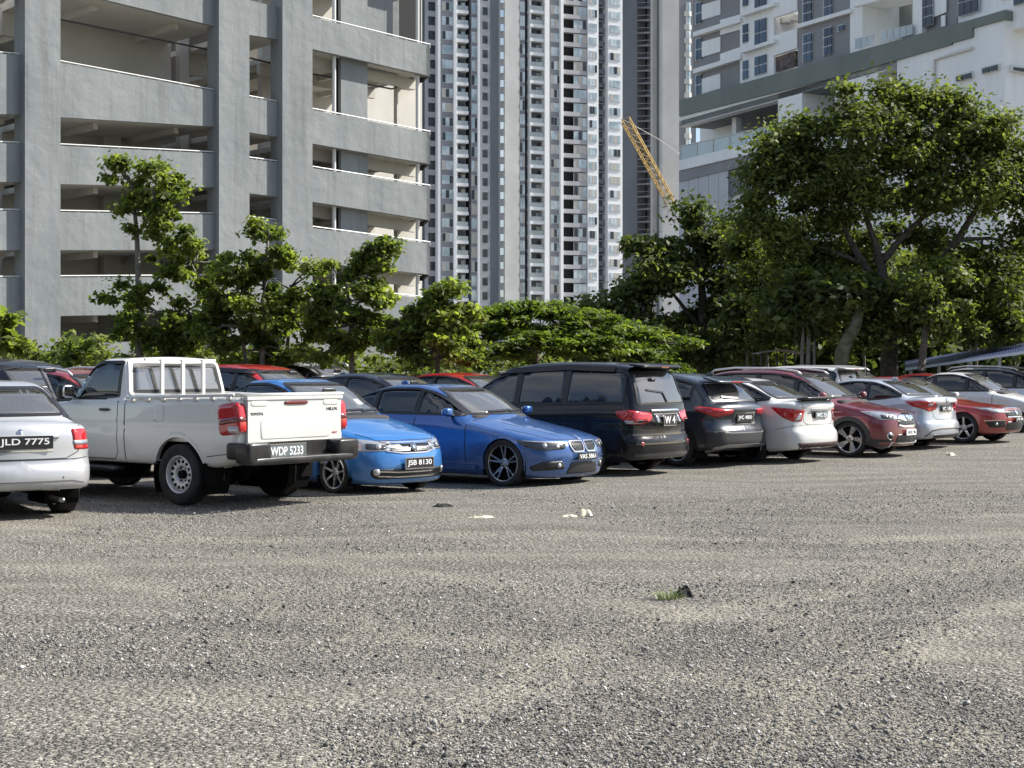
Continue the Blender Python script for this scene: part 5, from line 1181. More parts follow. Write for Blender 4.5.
    for x in (775.5,781.5,788,): 
        u=MB(); slab(u,pl,[(x,ln(x,775,19,790,15)),(x+5,ln(x,775,19,790,15)-1.3),(x+5,ln(x,775,19,790,15)+4.5),(x,ln(x,775,19,790,15)+6)],1.0,o-.3); B(u,'condenser',W_['aircon'])
    for x0 in (802.5,823): 
        for (y,h) in ((35,28),(-6,30)): win(x0,x0+9,y-(x0-802)*.31,h,2,3,off=o+.6)
    win(837.5,844,25.5,6.5,1,1,off=o+.6,m='winb')
    pan('floor_band',[(798,24),(850,8.5),(850,12.5),(798,28)],'rwhite',.5,o+.9)
    # balconies
    pan('balcony_recess',[(863,18),(874,15),(874,50),(863,52)],'aircon',.2,o-.9)
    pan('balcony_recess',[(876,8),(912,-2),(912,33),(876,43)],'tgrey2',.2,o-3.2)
    for i in range(3): x=855+i*6.3; pan('balcony_rail',[(x,ln(x,855,39,875,34)),(x+5.8,ln(x+5.8,855,39,875,34)),(x+5.8,ln(x+5.8,855,49,875,44)),(x,ln(x,855,49,875,44))],'railg',.06,o+1.1)
    for i in range(5): x=881+i*6.4; pan('balcony_rail',[(x,ln(x,881,31.5,913,24)),(x+5.9,ln(x+5.9,881,31.5,913,24)),(x+5.9,ln(x+5.9,881,43,913,34)),(x,ln(x,881,43,913,34))],'railg',.06,o+1.1)
    pan('balcony_slab',[(853,-2),(913,-18),(913,-8),(853,7)],'rwhite',3,o+.8)
    win(920.5,932,-2,30,2,3,off=o+.7); win(957.5,978,-24,41,3,3,off=o+.5); win(1013,1030,-12,18,2,2,off=o+1.4); win(1000,1008,-6,6,1,1,off=o+1.4)
    pan('wall_patch',[(934,-6),(946,-9),(946,12),(934,17)],'rwhite',.1,o+.5); pan('wall_patch',[(941,16),(945,15),(945,26),(941,27)],'rwhite',.1,o+.5)
    # main mass behind everything, level roof well above the frame
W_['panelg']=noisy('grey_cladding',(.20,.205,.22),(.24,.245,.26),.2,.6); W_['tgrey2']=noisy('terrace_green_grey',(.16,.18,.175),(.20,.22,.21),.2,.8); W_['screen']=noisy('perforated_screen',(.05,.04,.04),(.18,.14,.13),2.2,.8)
podium()
# ---------------- trees ----------------
def leafmat(name,cols,trans=.35,rough=.45):
    m=mat(name,cols[0],rough,spec=.35); at_=nd(m,'ShaderNodeAttribute',attribute_name='leaf'); r=nd(m,'ShaderNodeValToRGB'); e=r.color_ramp.elements
    e[0].position=0;e[0].color=(*cols[0],1);e[1].position=1;e[1].color=(*cols[-1],1)
    for i,c in enumerate(cols[1:-1]): x=e.new((i+1)/(len(cols)-1)); x.color=(*c,1)
    lk(m,at_.outputs['Fac'],r.inputs[0]); lk(m,r.outputs[0],P(m).inputs['Base Color'])
    t=nd(m,'ShaderNodeBsdfTranslucent'); g=nd(m,'ShaderNodeMix',data_type='RGBA'); g.blend_type='MULTIPLY'; g.inputs['Factor'].default_value=1; g.inputs['B'].default_value=(1.6,1.7,.7,1); lk(m,r.outputs[0],g.inputs['A']); lk(m,g.outputs['Result'],t.inputs[0])
    mx=nd(m,'ShaderNodeMixShader'); mx.inputs[0].default_value=trans; out=m.node_tree.nodes['Material Output']; lk(m,P(m).outputs[0],mx.inputs[1]); lk(m,t.outputs[0],mx.inputs[2]); lk(m,mx.outputs[0],out.inputs[0]); return m
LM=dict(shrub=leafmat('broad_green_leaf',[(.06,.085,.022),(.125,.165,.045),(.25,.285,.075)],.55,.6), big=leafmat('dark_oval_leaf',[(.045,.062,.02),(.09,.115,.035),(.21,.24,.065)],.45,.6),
 dark=leafmat('deep_green_leaf',[(.036,.052,.018),(.07,.095,.03),(.16,.19,.055)],.4,.6), feather=leafmat('feathery_leaf',[(.055,.085,.014),(.10,.145,.024),(.18,.23,.04)],.45,.55), dry=leafmat('orange_leaf',[(.30,.10,.02),(.35,.16,.03)],.3))  # dark: a deeper green leaf colour
BARK=noisy('bark',(.045,.036,.028),(.12,.10,.08),9,.9,bump=.6,bscale=20); MOSS=noisy('mossy_bark',(.05,.06,.025),(.15,.14,.10),5,.9,bump=.6,bscale=20); PALE=noisy('pale_bark',(.12,.11,.09),(.22,.20,.17),6,.9,bump=.5,bscale=20)
rng=np.random.RandomState(11)
def leaves(cent,rad,n,size,flat=.55,up=.4,elong=1.7):
    """cent (k,3), rad (k,) leaf clumps"""
    k=len(cent); idx=rng.randint(0,k,n); d=rng.normal(size=(n,3)); d/=np.linalg.norm(d,axis=1,keepdims=True); rr=np.minimum(np.abs(rng.normal(size=n)),2.0)*.62
    p=cent[idx]+d*(rad[idx]*rr)[:,None]*np.array([1,1,flat])
    nrm=rng.normal(size=(n,3)); nrm[:,2]=np.abs(nrm[:,2])+up; nrm+=d*.5; nrm/=np.linalg.norm(nrm,axis=1,keepdims=True)
    a=np.cross(nrm,rng.normal(size=(n,3))); a/=np.maximum(np.linalg.norm(a,axis=1,keepdims=True),1e-6); b=np.cross(nrm,a)
    s=size*(.6+.8*rng.rand(n)); L=(a*(s*elong/2)[:,None]); Wd=(b*(s/2)[:,None]); f=nrm*(s*.18)[:,None]
    V=np.stack([p-L-f,p+Wd*1.0,p+L-f,p-Wd*1.0],1).reshape(-1,3); F=np.arange(4*n).reshape(-1,4)
    cl=rng.rand(k)*.65; col=np.clip(cl[idx]+rng.rand(n)*.45-.05,0,1)
    return V,F,col
def crown(parent,cent,rad,n,size,m,name='crown',**k):
    V,F,col=leaves(np.array(cent),np.array(rad),n,size,**k); me=np_mesh(name,V,F); at_=me.attributes.new('leaf','FLOAT','FACE'); at_.data.foreach_set('value',col.astype(np.float32)); o=link(name,me,m,parent); return o
def limb(mb,a,b,r0,r1,wob=.12,n=5,sag=0):
    a=Vector(a);b=Vector(b); L=(b-a).length; pts=[];rs=[]
    ph=[random.uniform(-1,1) for _ in range(3)]
    for i in range(n+1):
        t=i/n; p=a.lerp(b,t)+Vector(ph)*(wob*L*math.sin(t*math.pi)*.5)+Vector((random.uniform(-1,1),random.uniform(-1,1),random.uniform(-1,1)))*(wob*L*.12 if 0<i<n else 0); p.z+=sag*math.sin(t*math.pi)*L
        pts.append(p); rs.append(r0+(r1-r0)*t)
    mb.tube(pts,rs,7); return pts
def make_tree(name,label,cat,group,blobs,trunks,nleaf,size,lm,bark,clump=.5,ncl=10,flat=.6,twigs=True,shell=.75,up=.4,elong=1.7):
    """blobs: (px,py,d,rpx,rpy[,weight]) crown masses read off the photo; trunks: list of polylines of (px,py,d,radius)"""
    base=trunks[0][0]; b0=at(base[0],base[1],base[2]); b0.z=0
    root=empty(name,b0,0,label,cat,group); cent=[];rad=[]; ends=[]
    for bl in blobs:
        px,py,d,rx,ry=bl[:5]; wgt=bl[5] if len(bl)>5 else 1; c=at(px,py,d); RX=rx/FX*d; RY=ry/FX*d
        k=max(4,int(ncl*wgt*RX*RY)); 
        v=rng.normal(size=(k,3)); v/=np.linalg.norm(v,axis=1,keepdims=True); v*=(shell+(1-shell)*rng.rand(k))[:,None]*(.55+.45*rng.rand(k)**.5)[:,None]*1.15
        P_=np.array(c)+v*np.array([RX,min(RX,RY*1.3)*.9,RY]); P_[:,2]=np.maximum(P_[:,2],.25)
        cent+=list(P_-np.array(b0)); rad+=list(clump*(.45+1.0*rng.rand(k))); ends.append((c-b0,P_-np.array(b0)))
    crown(root,cent,rad,nleaf,size,lm,up=up,elong=elong,flat=flat)
    mb=MB(); nodes=[]
    for tr in trunks:
        pts=[at(p[0],p[1],p[2])-b0 for p in tr]; rs=[p[3] for p in tr]
        if tr is trunks[0]: pts[0].z=-.1
        P2=[];R2=[]
        for i in range(len(pts)-1):
            for k in range(4):
                t=k/4; P2.append(pts[i].lerp(pts[i+1],t)+Vector((random.uniform(-1,1),random.uniform(-1,1),0))*rs[i]*.10*(k>0)); R2.append(rs[i]+(rs[i+1]-rs[i])*t)
        P2.append(pts[-1]);R2.append(rs[-1]); mb.tube(P2,R2,10); nodes+=list(zip(P2,R2))
    o=mb.build('trunk',bark,root,True)
    if twigs:
        mb=MB()
        for c,P_ in ends:
            near=min(nodes,key=lambda q:(q[0]-c).length*(1+.0*q[1])); a,r=near
            pts=limb(mb,a,c,max(.025,min(r*.7,.09)),.03,.15)
            for q in P_[::3]:
                st=pts[random.randint(2,len(pts)-1)]; limb(mb,st,q,.028,.008,.15,3)
        mb.build('branches',bark,o,True)
    return root
SG='leafy young trees along the car park'
# young trees at left
make_tree('young_tree','leafy young tree with a tall two-lobed top in front of the car park','tree',SG,
 [(128,176,36,20,16),(152,192,36,24,26),(175,185,36,14,12),(140,215,36,30,18),(172,228,36,26,20),(196,262,36,32,24),(165,262,36,18,14,.5),(130,300,36,28,20),(160,315,36,40,28),(115,330,36,22,16),(195,320,36,30,22),(152,345,36,45,18),(206,292,36,18,20),(185,245,36,14,10),(118,168,36,10,8),(148,168,36,8,7)],
 [[(140,372,36,.09),(139,300,36,.075),(137,240,36,.06),(133,190,36,.035)],[(139,300,36,.05),(165,270,36.3,.03),(190,262,36.4,.02)],[(137,235,36,.035),(155,210,36,.02)]],26000,.085,LM['shrub'],PALE,.27,34)
make_tree('young_tree','dense bushy young tree with a narrow upright tip between the second and third piers','tree',SG,
 [(268,230,35,16,16),(268,262,35,26,20),(238,290,35,30,24),(290,285,35,32,28),(262,315,35,42,26),(222,325,35,26,24),(300,325,35,30,26),(262,350,35,55,16),(232,268,35,14,14)],
 [[(262,375,35,.08),(263,300,35,.06),(268,240,35,.03)],[(248,375,35,.05),(238,310,35,.03)],[(285,370,35.3,.05),(292,300,35,.03)]],29000,.085,LM['shrub'],PALE,.27,34)
make_tree('young_tree','leafy young tree with one lone sprig rising at its right','tree',SG,
 [(370,252,34,11,8,1.6),(386,246,34,9,5,1.6),(381,262,34,7,5,1.6),(364,268,34,7,8,1.5),(338,275,34,16,16),(345,300,34,34,24),(320,305,34,16,20),(372,298,34,22,16),(350,330,34,40,24),(330,350,34,30,16),(378,335,34,20,22)],
 [[(352,375,34,.075),(352,320,34,.055),(346,285,34,.03)],[(352,320,34,.035),(366,285,34,.02),(372,250,34,.012)]],20000,.085,LM['shrub'],PALE,.26,34)
make_tree('young_tree','bright leafy young tree with a rounded top against the apartment tower base','tree',SG,
 [(440,285,33,16,14),(446,303,33,24,18),(425,318,33,24,18),(458,325,33,26,22),(400,330,33,20,18),(430,345,33,36,18),(466,350,33,22,14),(395,350,33,18,12)],
 [[(437,378,33,.07),(438,330,33,.05),(441,290,33,.025)]],18000,.085,LM['shrub'],PALE,.26,34)
make_tree('young_tree','sparse spindly young tree at the left edge, behind the black car','tree',SG,
 [(4,320,33,14,14,.6),(8,340,33,12,10,.5),(20,348,33,10,8,.4)],[[(2,380,33,.05),(4,340,33,.03),(8,318,33,.02)]],700,.14,LM['shrub'],PALE,.35,9)
make_tree('wispy_shrub','thin wispy shrub in front of the leftmost visible pier','shrub',SG,
 [(84,345,33,14,16,.7),(72,355,33,12,10,.6)],[[(80,380,33,.03),(82,350,33,.015)]],900,.10,LM['shrub'],PALE,.35,9)
# feathery low spreading tree in the middle
blo=[]
for i in range(26):
    x=470+i*8+random.uniform(-4,4); top=303+max(0,(x-560))*.30-max(0,(520-x))*(-.10); blo.append((x,top+random.uniform(4,10),35+random.uniform(-.5,.5),24,7,1.3))
    blo.append((x+random.uniform(-10,10),top+random.uniform(20,34),34.5,26,7,1.2))
    if x<620: blo.append((x,345+random.uniform(-6,10),34,26,9,1.1))
make_tree('feathery_tree','low wide feathery tree with layered fronds behind the black people carrier','tree',None,blo,
 [[(540,380,36,.12),(535,345,36,.1),(520,325,36,.06)],[(535,350,36,.07),(580,330,35.5,.05),(640,345,35,.02)]],34000,.062,LM['feather'],BARK,.34,20,flat=.22,up=.9,elong=2.4)
# dark round tree in the middle right
make_tree('dark_round_tree','dark rounded tree with a gappy crown left of the biggest tree','tree','big trees along the back of the lot',
 [(705,222,52,38,28),(665,245,52,36,24),(735,245,52,36,30),(640,275,52,30,22),(690,275,52,40,24,.6),(745,290,52,34,30),(635,305,52,36,20),(675,315,52,36,22,.7),(720,320,52,40,26,.8),(655,340,51,44,20),(700,350,51,50,18),(600,310,52,22,14),(750,345,51,40,18),(770,262,52,26,26)],
 [[(700,375,52,.22),(703,310,52,.16),(700,260,52,.09),(705,225,52,.04)],[(703,320,52,.09),(735,290,52,.06),(745,260,52,.03)],[(702,330,52,.09),(670,290,52,.05),(650,270,52,.03)],[(715,375,52,.1),(728,320,52,.06),(735,280,52,.03)]],52000,.13,LM['dark'],BARK,.75,5,shell=.5)
# the biggest tree at right
BT=46
make_tree('broad_crown_tree','biggest tree, broad domed crown on a forked trunk above the parked cars at right','tree','big trees along the back of the lot',
 [(865,102,BT,46,20),(820,118,BT,36,22),(905,105,BT,40,20),(950,112,BT,36,22),(985,120,BT,28,22),(785,150,BT,32,26),(840,150,BT,44,26),(900,150,BT,44,26),(955,160,BT,40,24),(1005,155,BT,28,24),
  (775,190,BT,36,28),(830,195,BT,44,28,.8),(885,190,BT,40,26,.8),(935,195,BT-1,32,20,.7),(1000,200,BT+1,30,20,.7),(770,235,BT,36,26),(820,240,BT+1,44,26,.8),(875,232,BT+2,36,20,.5),(925,235,BT+1,28,18,.5),(1010,240,BT,26,26,.8),(985,265,BT,34,26),(1015,290,BT,30,26),(780,280,BT+2,40,26,.8),(760,215,BT,20,20),(1040,210,BT,30,40),(1045,150,BT,26,26),(800,305,BT+2,36,20),(760,290,BT+2,30,22),(840,290,BT+3,30,18,.7),(960,285,BT+1,26,16,.6),(1000,315,BT,26,16,.8),(865,265,BT+3,30,18,.5),(930,160,BT-1,30,20),(740,235,BT+2,18,16,.7),(785,325,BT+2,40,18),(825,320,BT+2,34,16,.7),(1000,335,BT+1,30,12),(975,300,BT+1,28,18,.7),(920,262,BT+2,30,16,.6),(795,260,BT,36,22),(870,130,BT-1,50,24),(760,330,BT+3,30,16),(838,172,BT-1,30,20),(862,190,BT-1,30,20,.8),(842,208,BT,28,16,.8),(930,190,BT,30,20,.8),(800,165,BT,30,22),(970,140,BT,40,26),(905,318,BT-1.5,18,12,.7),(868,335,BT-1.5,14,12,.6),(925,285,BT-1.5,26,12,.7),(1005,275,BT-1.5,30,20),(1010,320,BT-1.5,26,18),(790,300,BT-1,34,22,.8),(782,135,BT,22,16),(765,165,BT,18,18),(1000,180,BT-1,30,20),(955,185,BT-1,24,16,.7)],
 [[(891,376,BT,.29),(889,340,BT,.26),(886,308,BT,.25),(884,290,BT,.21)],[(884,300,BT,.19),(882,270,BT,.16),(874,240,BT,.10),(862,205,BT,.06),(850,160,BT,.03)],[(886,295,BT,.22),(910,282,BT,.19),(938,262,BT,.16),(958,240,BT,.12),(978,205,BT,.07),(1000,180,BT,.03)],
  [(882,262,BT,.13),(900,240,BT,.10),(925,215,BT,.08),(960,180,BT,.05),(975,150,BT,.03)],[(884,300,BT,.15),(868,270,BT,.12),(858,255,BT,.11),(840,220,BT,.06),(825,180,BT,.03)],[(958,240,BT,.08),(990,238,BT,.05),(1020,245,BT,.03)],[(858,262,BT,.08),(830,250,BT,.05),(795,240,BT,.03)]],
 150000,.10,LM['big'],BARK,.8,7.0,shell=.5)
# leaning mossy trunk and understory
make_tree('leaning_tree','mossy leaning trunk with a small dark crown left of the forked trunk','tree','big trees along the back of the lot',
 [(858,288,44.3,24,13),(872,300,44.6,18,12),(846,296,44,20,12)],[[(835,376,43.5,.23),(842,352,43.5,.21),(857,322,43.7,.16),(862,295,44.2,.1)]],3500,.17,LM['dark'],MOSS,.6,5)
make_tree('slim_tree','slim pale-barked tree with low bright leaves right of the forked trunk','tree','big trees along the back of the lot',
 [(925,290,43,30,22),(950,310,43,26,22),(915,325,43,26,18),(965,335,43,26,14),(900,345,43,16,14,.6),(870,340,43,22,20,.7),(940,275,43,24,14)],[[(919,378,43,.12),(923,350,43,.11),(926,325,43,.08),(930,295,43,.04)]],9500,.17,LM['shrub2'],PALE,.5,6) if 0 else None
LM['mid']=leafmat('mid_green_leaf',[(.045,.062,.02),(.09,.12,.035),(.22,.25,.065)],.45,.6)
make_tree('slim_tree','slim pale-barked tree with low bright leaves right of the forked trunk','tree','big trees along the back of the lot',
 [(928,290,43.4,28,16),(950,308,43.6,26,16),(912,322,44,20,12,.6),(965,328,44,26,14),(938,318,43.2,14,8,.5),(940,275,44,24,14)],[[(919,378,43,.12),(923,350,43,.11),(926,325,43.2,.08),(929,296,43.6,.05)]],13000,.10,LM['mid'],BARK,.5,7)
tag(crown(None,[tuple(at(945,331,44.5)),tuple(at(941,328,44.5))],[.16,.12],60,.12,LM['dry'],name='dry_leaf_cluster'),'cluster of orange dead leaves caught in the slim tree at right','dead leaves')
for i,(x,y0,y1,r) in enumerate(((800,376,285,.06),(806,376,300,.08),(768,376,300,.07),(815,376,310,.05),(866,376,300,.05),(745,376,310,.05),(975,376,300,.06))):
    dt=44.3 if i in (0,1,3) else 50
    labs=['pale thin trunk left of the leaning mossy one, highest of the close pair','thicker pale trunk of the close pair left of the mossy leaning one','slim shaded trunk above the small metal-roofed hut','thin bare trunk just left of the mossy leaning trunk','thin trunk between the mossy leaning one and the forked one','slim dark trunk under the dark rounded tree, left of the hut','slim trunk behind the blue canopy at right']
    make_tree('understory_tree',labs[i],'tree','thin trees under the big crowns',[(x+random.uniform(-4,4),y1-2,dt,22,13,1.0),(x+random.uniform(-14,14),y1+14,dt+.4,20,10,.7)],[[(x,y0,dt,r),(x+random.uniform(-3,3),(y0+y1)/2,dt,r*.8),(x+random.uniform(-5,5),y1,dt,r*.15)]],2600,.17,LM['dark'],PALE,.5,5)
# dark hedge of undergrowth closing the back of the lot
V=[];cent=[];rad=[]
for i in range(420):
    x=rng.uniform(560,1080); y=rng.uniform(330,372); d=rng.uniform(54,60); p=at(x,y,d); p.z=max(p.z,.3); cent.append(tuple(p)); rad.append(rng.uniform(.7,1.2))
for i in range(240):
    x=rng.uniform(740,1080); y=rng.uniform(255,335); d=rng.uniform(56,62); p=at(x,y,d); cent.append(tuple(p)); rad.append(rng.uniform(.8,1.4))
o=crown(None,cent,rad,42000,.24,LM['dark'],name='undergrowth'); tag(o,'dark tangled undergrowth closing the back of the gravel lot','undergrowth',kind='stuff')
cent=[];rad=[]
for i in range(260):
    x=rng.uniform(-80,560); y=rng.uniform(350,374); d=rng.uniform(36,40); p=at(x,y,d); p.z=max(p.z,.2); cent.append(tuple(p)); rad.append(rng.uniform(.3,.6))
o=crown(None,cent,rad,12000,.11,LM['mid'],name='low_weeds'); tag(o,'low weeds growing along the foot of the car park','weeds',kind='stuff')
# ---------------- canopy + hut ----------------
def canopy():
    root=empty('canopy',(14,45,0),0,'long blue sheet-metal canopy sloping up to the right behind the cars','canopy')
    def B(mb,n,m): o=mb.build(n,m,root); o.location=(-14,-45,0); return o
    a=at(905,368,45);b=at(1060,346,40); c=at(905,361,50); d=at(1060,337,45)
    mb=MB(); n=90
    for k in range(n):
        p=a.lerp(b,k/n);q=a.lerp(b,(k+1)/n);r=c.lerp(d,k/n);s=c.lerp(d,(k+1)/n); m1=(p+q)/2+Vector((0,0,.008)); m2=(r+s)/2+Vector((0,0,.008)); t=Vector((0,0,-.04))
        mb.hexa([p,m1,m2,r],[v+t for v in (p,m1,m2,r)]); mb.hexa([m1,q,s,m2],[v+t for v in (m1,q,s,m2)])
    B(mb,'roof_sheet',mat('blue_sheet_metal',(.012,.025,.09),.5,.1))
    mb=MB(); u=Vector((0,0,-.08)); mb.hexa([a+u,b+u,b,a],[v+Vector((0,-.05,0)) for v in (a+u,b+u,b,a)]); B(mb,'fascia_strip',mat('pale_fascia',(.5,.55,.62),.5))
    for k in range(5):
        p=a.lerp(b,(k+.3)/5)+Vector((0,.3,0)); m=MB(); m.tube([(p.x,p.y,0),(p.x,p.y,p.z-.1)],.05,8); B(m,'post',W_['aircon'])
    m=MB(); p=at(971,345,47); m.tube([(p.x,p.y,0),(p.x,p.y,p.z+.0)],.03,6); B(m,'pole',W_['railm'])
canopy()
def hut():
    p=at(778,352,48); root=empty('open_hut',(p.x,p.y,0),0,'small open hut with thin curved metal roof under the trees','hut')
    mb=MB(); z=p.z+.02; pts=[]
    for k in range(9): t=k/8; pts.append(Vector((-.72+1.44*t,0,z-.0+.10*math.sin(t*math.pi)-.05)))
    mb.prism([v+Vector((0,-.8,0)) for v in pts]+[v+Vector((0,-.8,-.03)) for v in pts[::-1]],Vector((0,1.6,0))); mb.build('roof_sheet',mat('faded_roof',(.28,.24,.24),.6),root)
    for x in (-.66,.1,.66):
        for y in (-.7,.7): m=MB(); m.tube([(x,y,0),(x,y,z-.05)],.035,6); m.build('post',W_['dpipe'],root)
hut()
# ---------------- ground ----------------
def ground():
    m=bpy.data.materials.new('crushed_stone_gravel'); m.use_nodes=True; p=P(m); p.inputs['Roughness'].default_value=.9; p.inputs['Specular IOR Level'].default_value=.25
    tc=nd(m,'ShaderNodeTexCoord'); co=tc.outputs['Object']
    def ramp(src,pts):
        r=nd(m,'ShaderNodeValToRGB'); e=r.color_ramp.elements; e[0].position=pts[0][0]; e[0].color=(*pts[0][1],1); e[1].position=pts[-1][0]; e[1].color=(*pts[-1][1],1)
        for q in pts[1:-1]: x=e.new(q[0]); x.color=(*q[1],1)
        lk(m,src,r.inputs[0]); return r.outputs[0]
    def mix(f,a,b,bt='MIX'):
        x=nd(m,'ShaderNodeMix',data_type='RGBA'); x.blend_type=bt
        (lk(m,f,x.inputs['Factor']) if not isinstance(f,float) else setattr(x.inputs['Factor'],'default_value',f))
        for s_,v in (('A',a),('B',b)):
            if isinstance(v,tuple): x.inputs[s_].default_value=(*v,1)
            else: lk(m,v,x.inputs[s_])
        return x.outputs['Result']
    v1=nd(m,'ShaderNodeTexVoronoi',Scale=78.0); lk(m,co,v1.inputs['Vector']); v2=nd(m,'ShaderNodeTexVoronoi',Scale=30.0); lk(m,co,v2.inputs['Vector']); v3=nd(m,'ShaderNodeTexVoronoi',Scale=170.0); lk(m,co,v3.inputs['Vector'])
    def grey(s): x=nd(m,'ShaderNodeSeparateColor'); lk(m,s,x.inputs[0]); return x.outputs[0]
    c1=ramp(grey(v1.outputs['Color']),[(0,(.022,.021,.019)),(.3,(.105,.097,.083)),(.65,(.25,.232,.198)),(.9,(.43,.405,.35)),(1,(.76,.72,.65))])
    c2=ramp(grey(v3.outputs['Color']),[(0,(.05,.046,.040)),(.6,(.22,.203,.170)),(1,(.41,.385,.33))])
    c=mix(.42,c1,c2)
    # large patches: pale dust and darker stone
    mp=nd(m,'ShaderNodeMapping'); mp.inputs['Scale'].default_value=(.35,1,1); mp.inputs['Rotation'].default_value=(0,0,-.06); lk(m,co,mp.inputs[0])
    n1=nd(m,'ShaderNodeTexNoise',Scale=.85,Detail=7,Roughness=.62); lk(m,mp.outputs[0],n1.inputs['Vector'])
    pf=ramp(n1.outputs['Fac'],[(.50,(0,0,0)),(.72,(.5,.5,.5))]); c=mix(pf,c,(.31,.285,.23))
    n2=nd(m,'ShaderNodeTexNoise',Scale=1.4,Detail=6,Roughness=.6); 
    mp2=nd(m,'ShaderNodeMapping'); mp2.inputs['Scale'].default_value=(.28,1.3,1); mp2.inputs['Location'].default_value=(5,3,0); lk(m,co,mp2.inputs[0]); lk(m,mp2.outputs[0],n2.inputs['Vector'])
    df=ramp(n2.outputs['Fac'],[(.40,(0,0,0)),(.64,(.6,.6,.6))]); c=mix(df,c,(.55,.55,.57),'MULTIPLY')
    # worn wheel tracks: pale compacted arcs
    for (cx,cy,rad,wd,amt) in ((9.0,4.0,8.2,.16,.45),(9.0,4.0,9.75,.16,.4),(-30,-22,43.0,.2,.35),(-30,-22,44.6,.2,.3),(2,40,27.2,.18,.35),(2,40,25.6,.18,.35)):
        vm=nd(m,'ShaderNodeVectorMath',operation='DISTANCE'); vm.inputs[1].default_value=(cx,cy,0); dn=nd(m,'ShaderNodeTexNoise',Scale=.5,Detail=3); lk(m,co,dn.inputs['Vector']); lk(m,co,vm.inputs[0])
        a_=nd(m,'ShaderNodeMath',operation='MULTIPLY_ADD'); lk(m,dn.outputs['Fac'],a_.inputs[0]); a_.inputs[1].default_value=1.6; lk(m,vm.outputs['Value'],a_.inputs[2])
        s_=nd(m,'ShaderNodeMath',operation='SUBTRACT'); lk(m,a_.outputs[0],s_.inputs[0]); s_.inputs[1].default_value=rad+.8
        b_=nd(m,'ShaderNodeMath',operation='ABSOLUTE'); lk(m,s_.outputs[0],b_.inputs[0])
        mr=nd(m,'ShaderNodeMapRange'); mr.interpolation_type='SMOOTHSTEP'; mr.inputs['From Min'].default_value=wd*2.0; mr.inputs['From Max'].default_value=wd*.3; mr.inputs['To Max'].default_value=amt; lk(m,b_.outputs[0],mr.inputs['Value'])
        q_=nd(m,'ShaderNodeMath',operation='MULTIPLY'); lk(m,mr.outputs[0],q_.inputs[0]); lk(m,n1.outputs['Fac'],q_.inputs[1]); q2=nd(m,'ShaderNodeMath',operation='MULTIPLY'); lk(m,q_.outputs[0],q2.inputs[0]); q2.inputs[1].default_value=1.7
        c=mix(q2.outputs[0],c,(.34,.312,.25))
    lk(m,c,p.inputs['Base Color'])
    b=nd(m,'ShaderNodeBump',Strength=1.0,Distance=.012); b.invert=True; lk(m,v1.outputs['Distance'],b.inputs['Height'])
    b2=nd(m,'ShaderNodeBump',Strength=.8,Distance=.03); b2.invert=True; lk(m,v2.outputs['Distance'],b2.inputs['Height']); lk(m,b.outputs[0],b2.inputs['Normal'])
    n3=nd(m,'ShaderNodeTexNoise',Scale=3.5,Detail=5); lk(m,co,n3.inputs['Vector']); b3=nd(m,'ShaderNodeBump',Strength=.5,Distance=.08); lk(m,n3.outputs['Fac'],b3.inputs['Height']); lk(m,b2.outputs[0],b3.inputs['Normal'])
    lk(m,b3.outputs[0],p.inputs['Normal'])
    # sheet: fine undulating grid near, big beyond
    xs=np.linspace(-14,26,320); ys=np.linspace(3,62,473); X,Y=np.meshgrid(xs,ys); Z=np.zeros_like(X)
    r=np.random.RandomState(3)
    for k in range(26):
        fx,fy=r.uniform(-2.2,2.2),r.uniform(-2.8,2.8); Z+=.0035*np.sin(fx*X+fy*Y+r.uniform(0,6))/(.5+.35*math.hypot(fx,fy))
    Z*=np.clip((X+14)/3,0,1)*np.clip((26-X)/3,0,1)*np.clip((Y-3)/1,0,1)*np.clip((30-Y)/10,0,1)*1.4
    sm=lambda t:(lambda u:u*u*(3-2*u))(np.clip(t,0,1))
    Z+=.09*sm((X-6)/5)*sm((Y-26)/6)*sm((62-Y)/10)*sm((26-X)/4)
    V=np.stack([X,Y,Z],-1).reshape(-1,3); ny,nx=X.shape; i=np.arange(ny-1)[:,None];j=np.arange(nx-1)[None,:]
    F=np.stack([i*nx+j,i*nx+j+1,(i+1)*nx+j+1,(i+1)*nx+j],-1).reshape(-1,4)
    # outer ring
    b0=len(V); O=[(-600,-60,0),(600,-60,0),(600,1500,0),(-600,1500,0),(-14,3,0),(26,3,0),(26,62,0),(-14,62,0)]
    V=np.vstack([V,np.array(O,float)]); F=np.vstack([F,np.array([(0,1,5,4),(1,2,6,5),(2,3,7,6),(3,0,4,7)])+b0])
    g=link('ground',np_mesh('ground',V,F),m,None,True); g['kind']='structure'
    return xs,ys,Z
gx,gy,gz=ground()
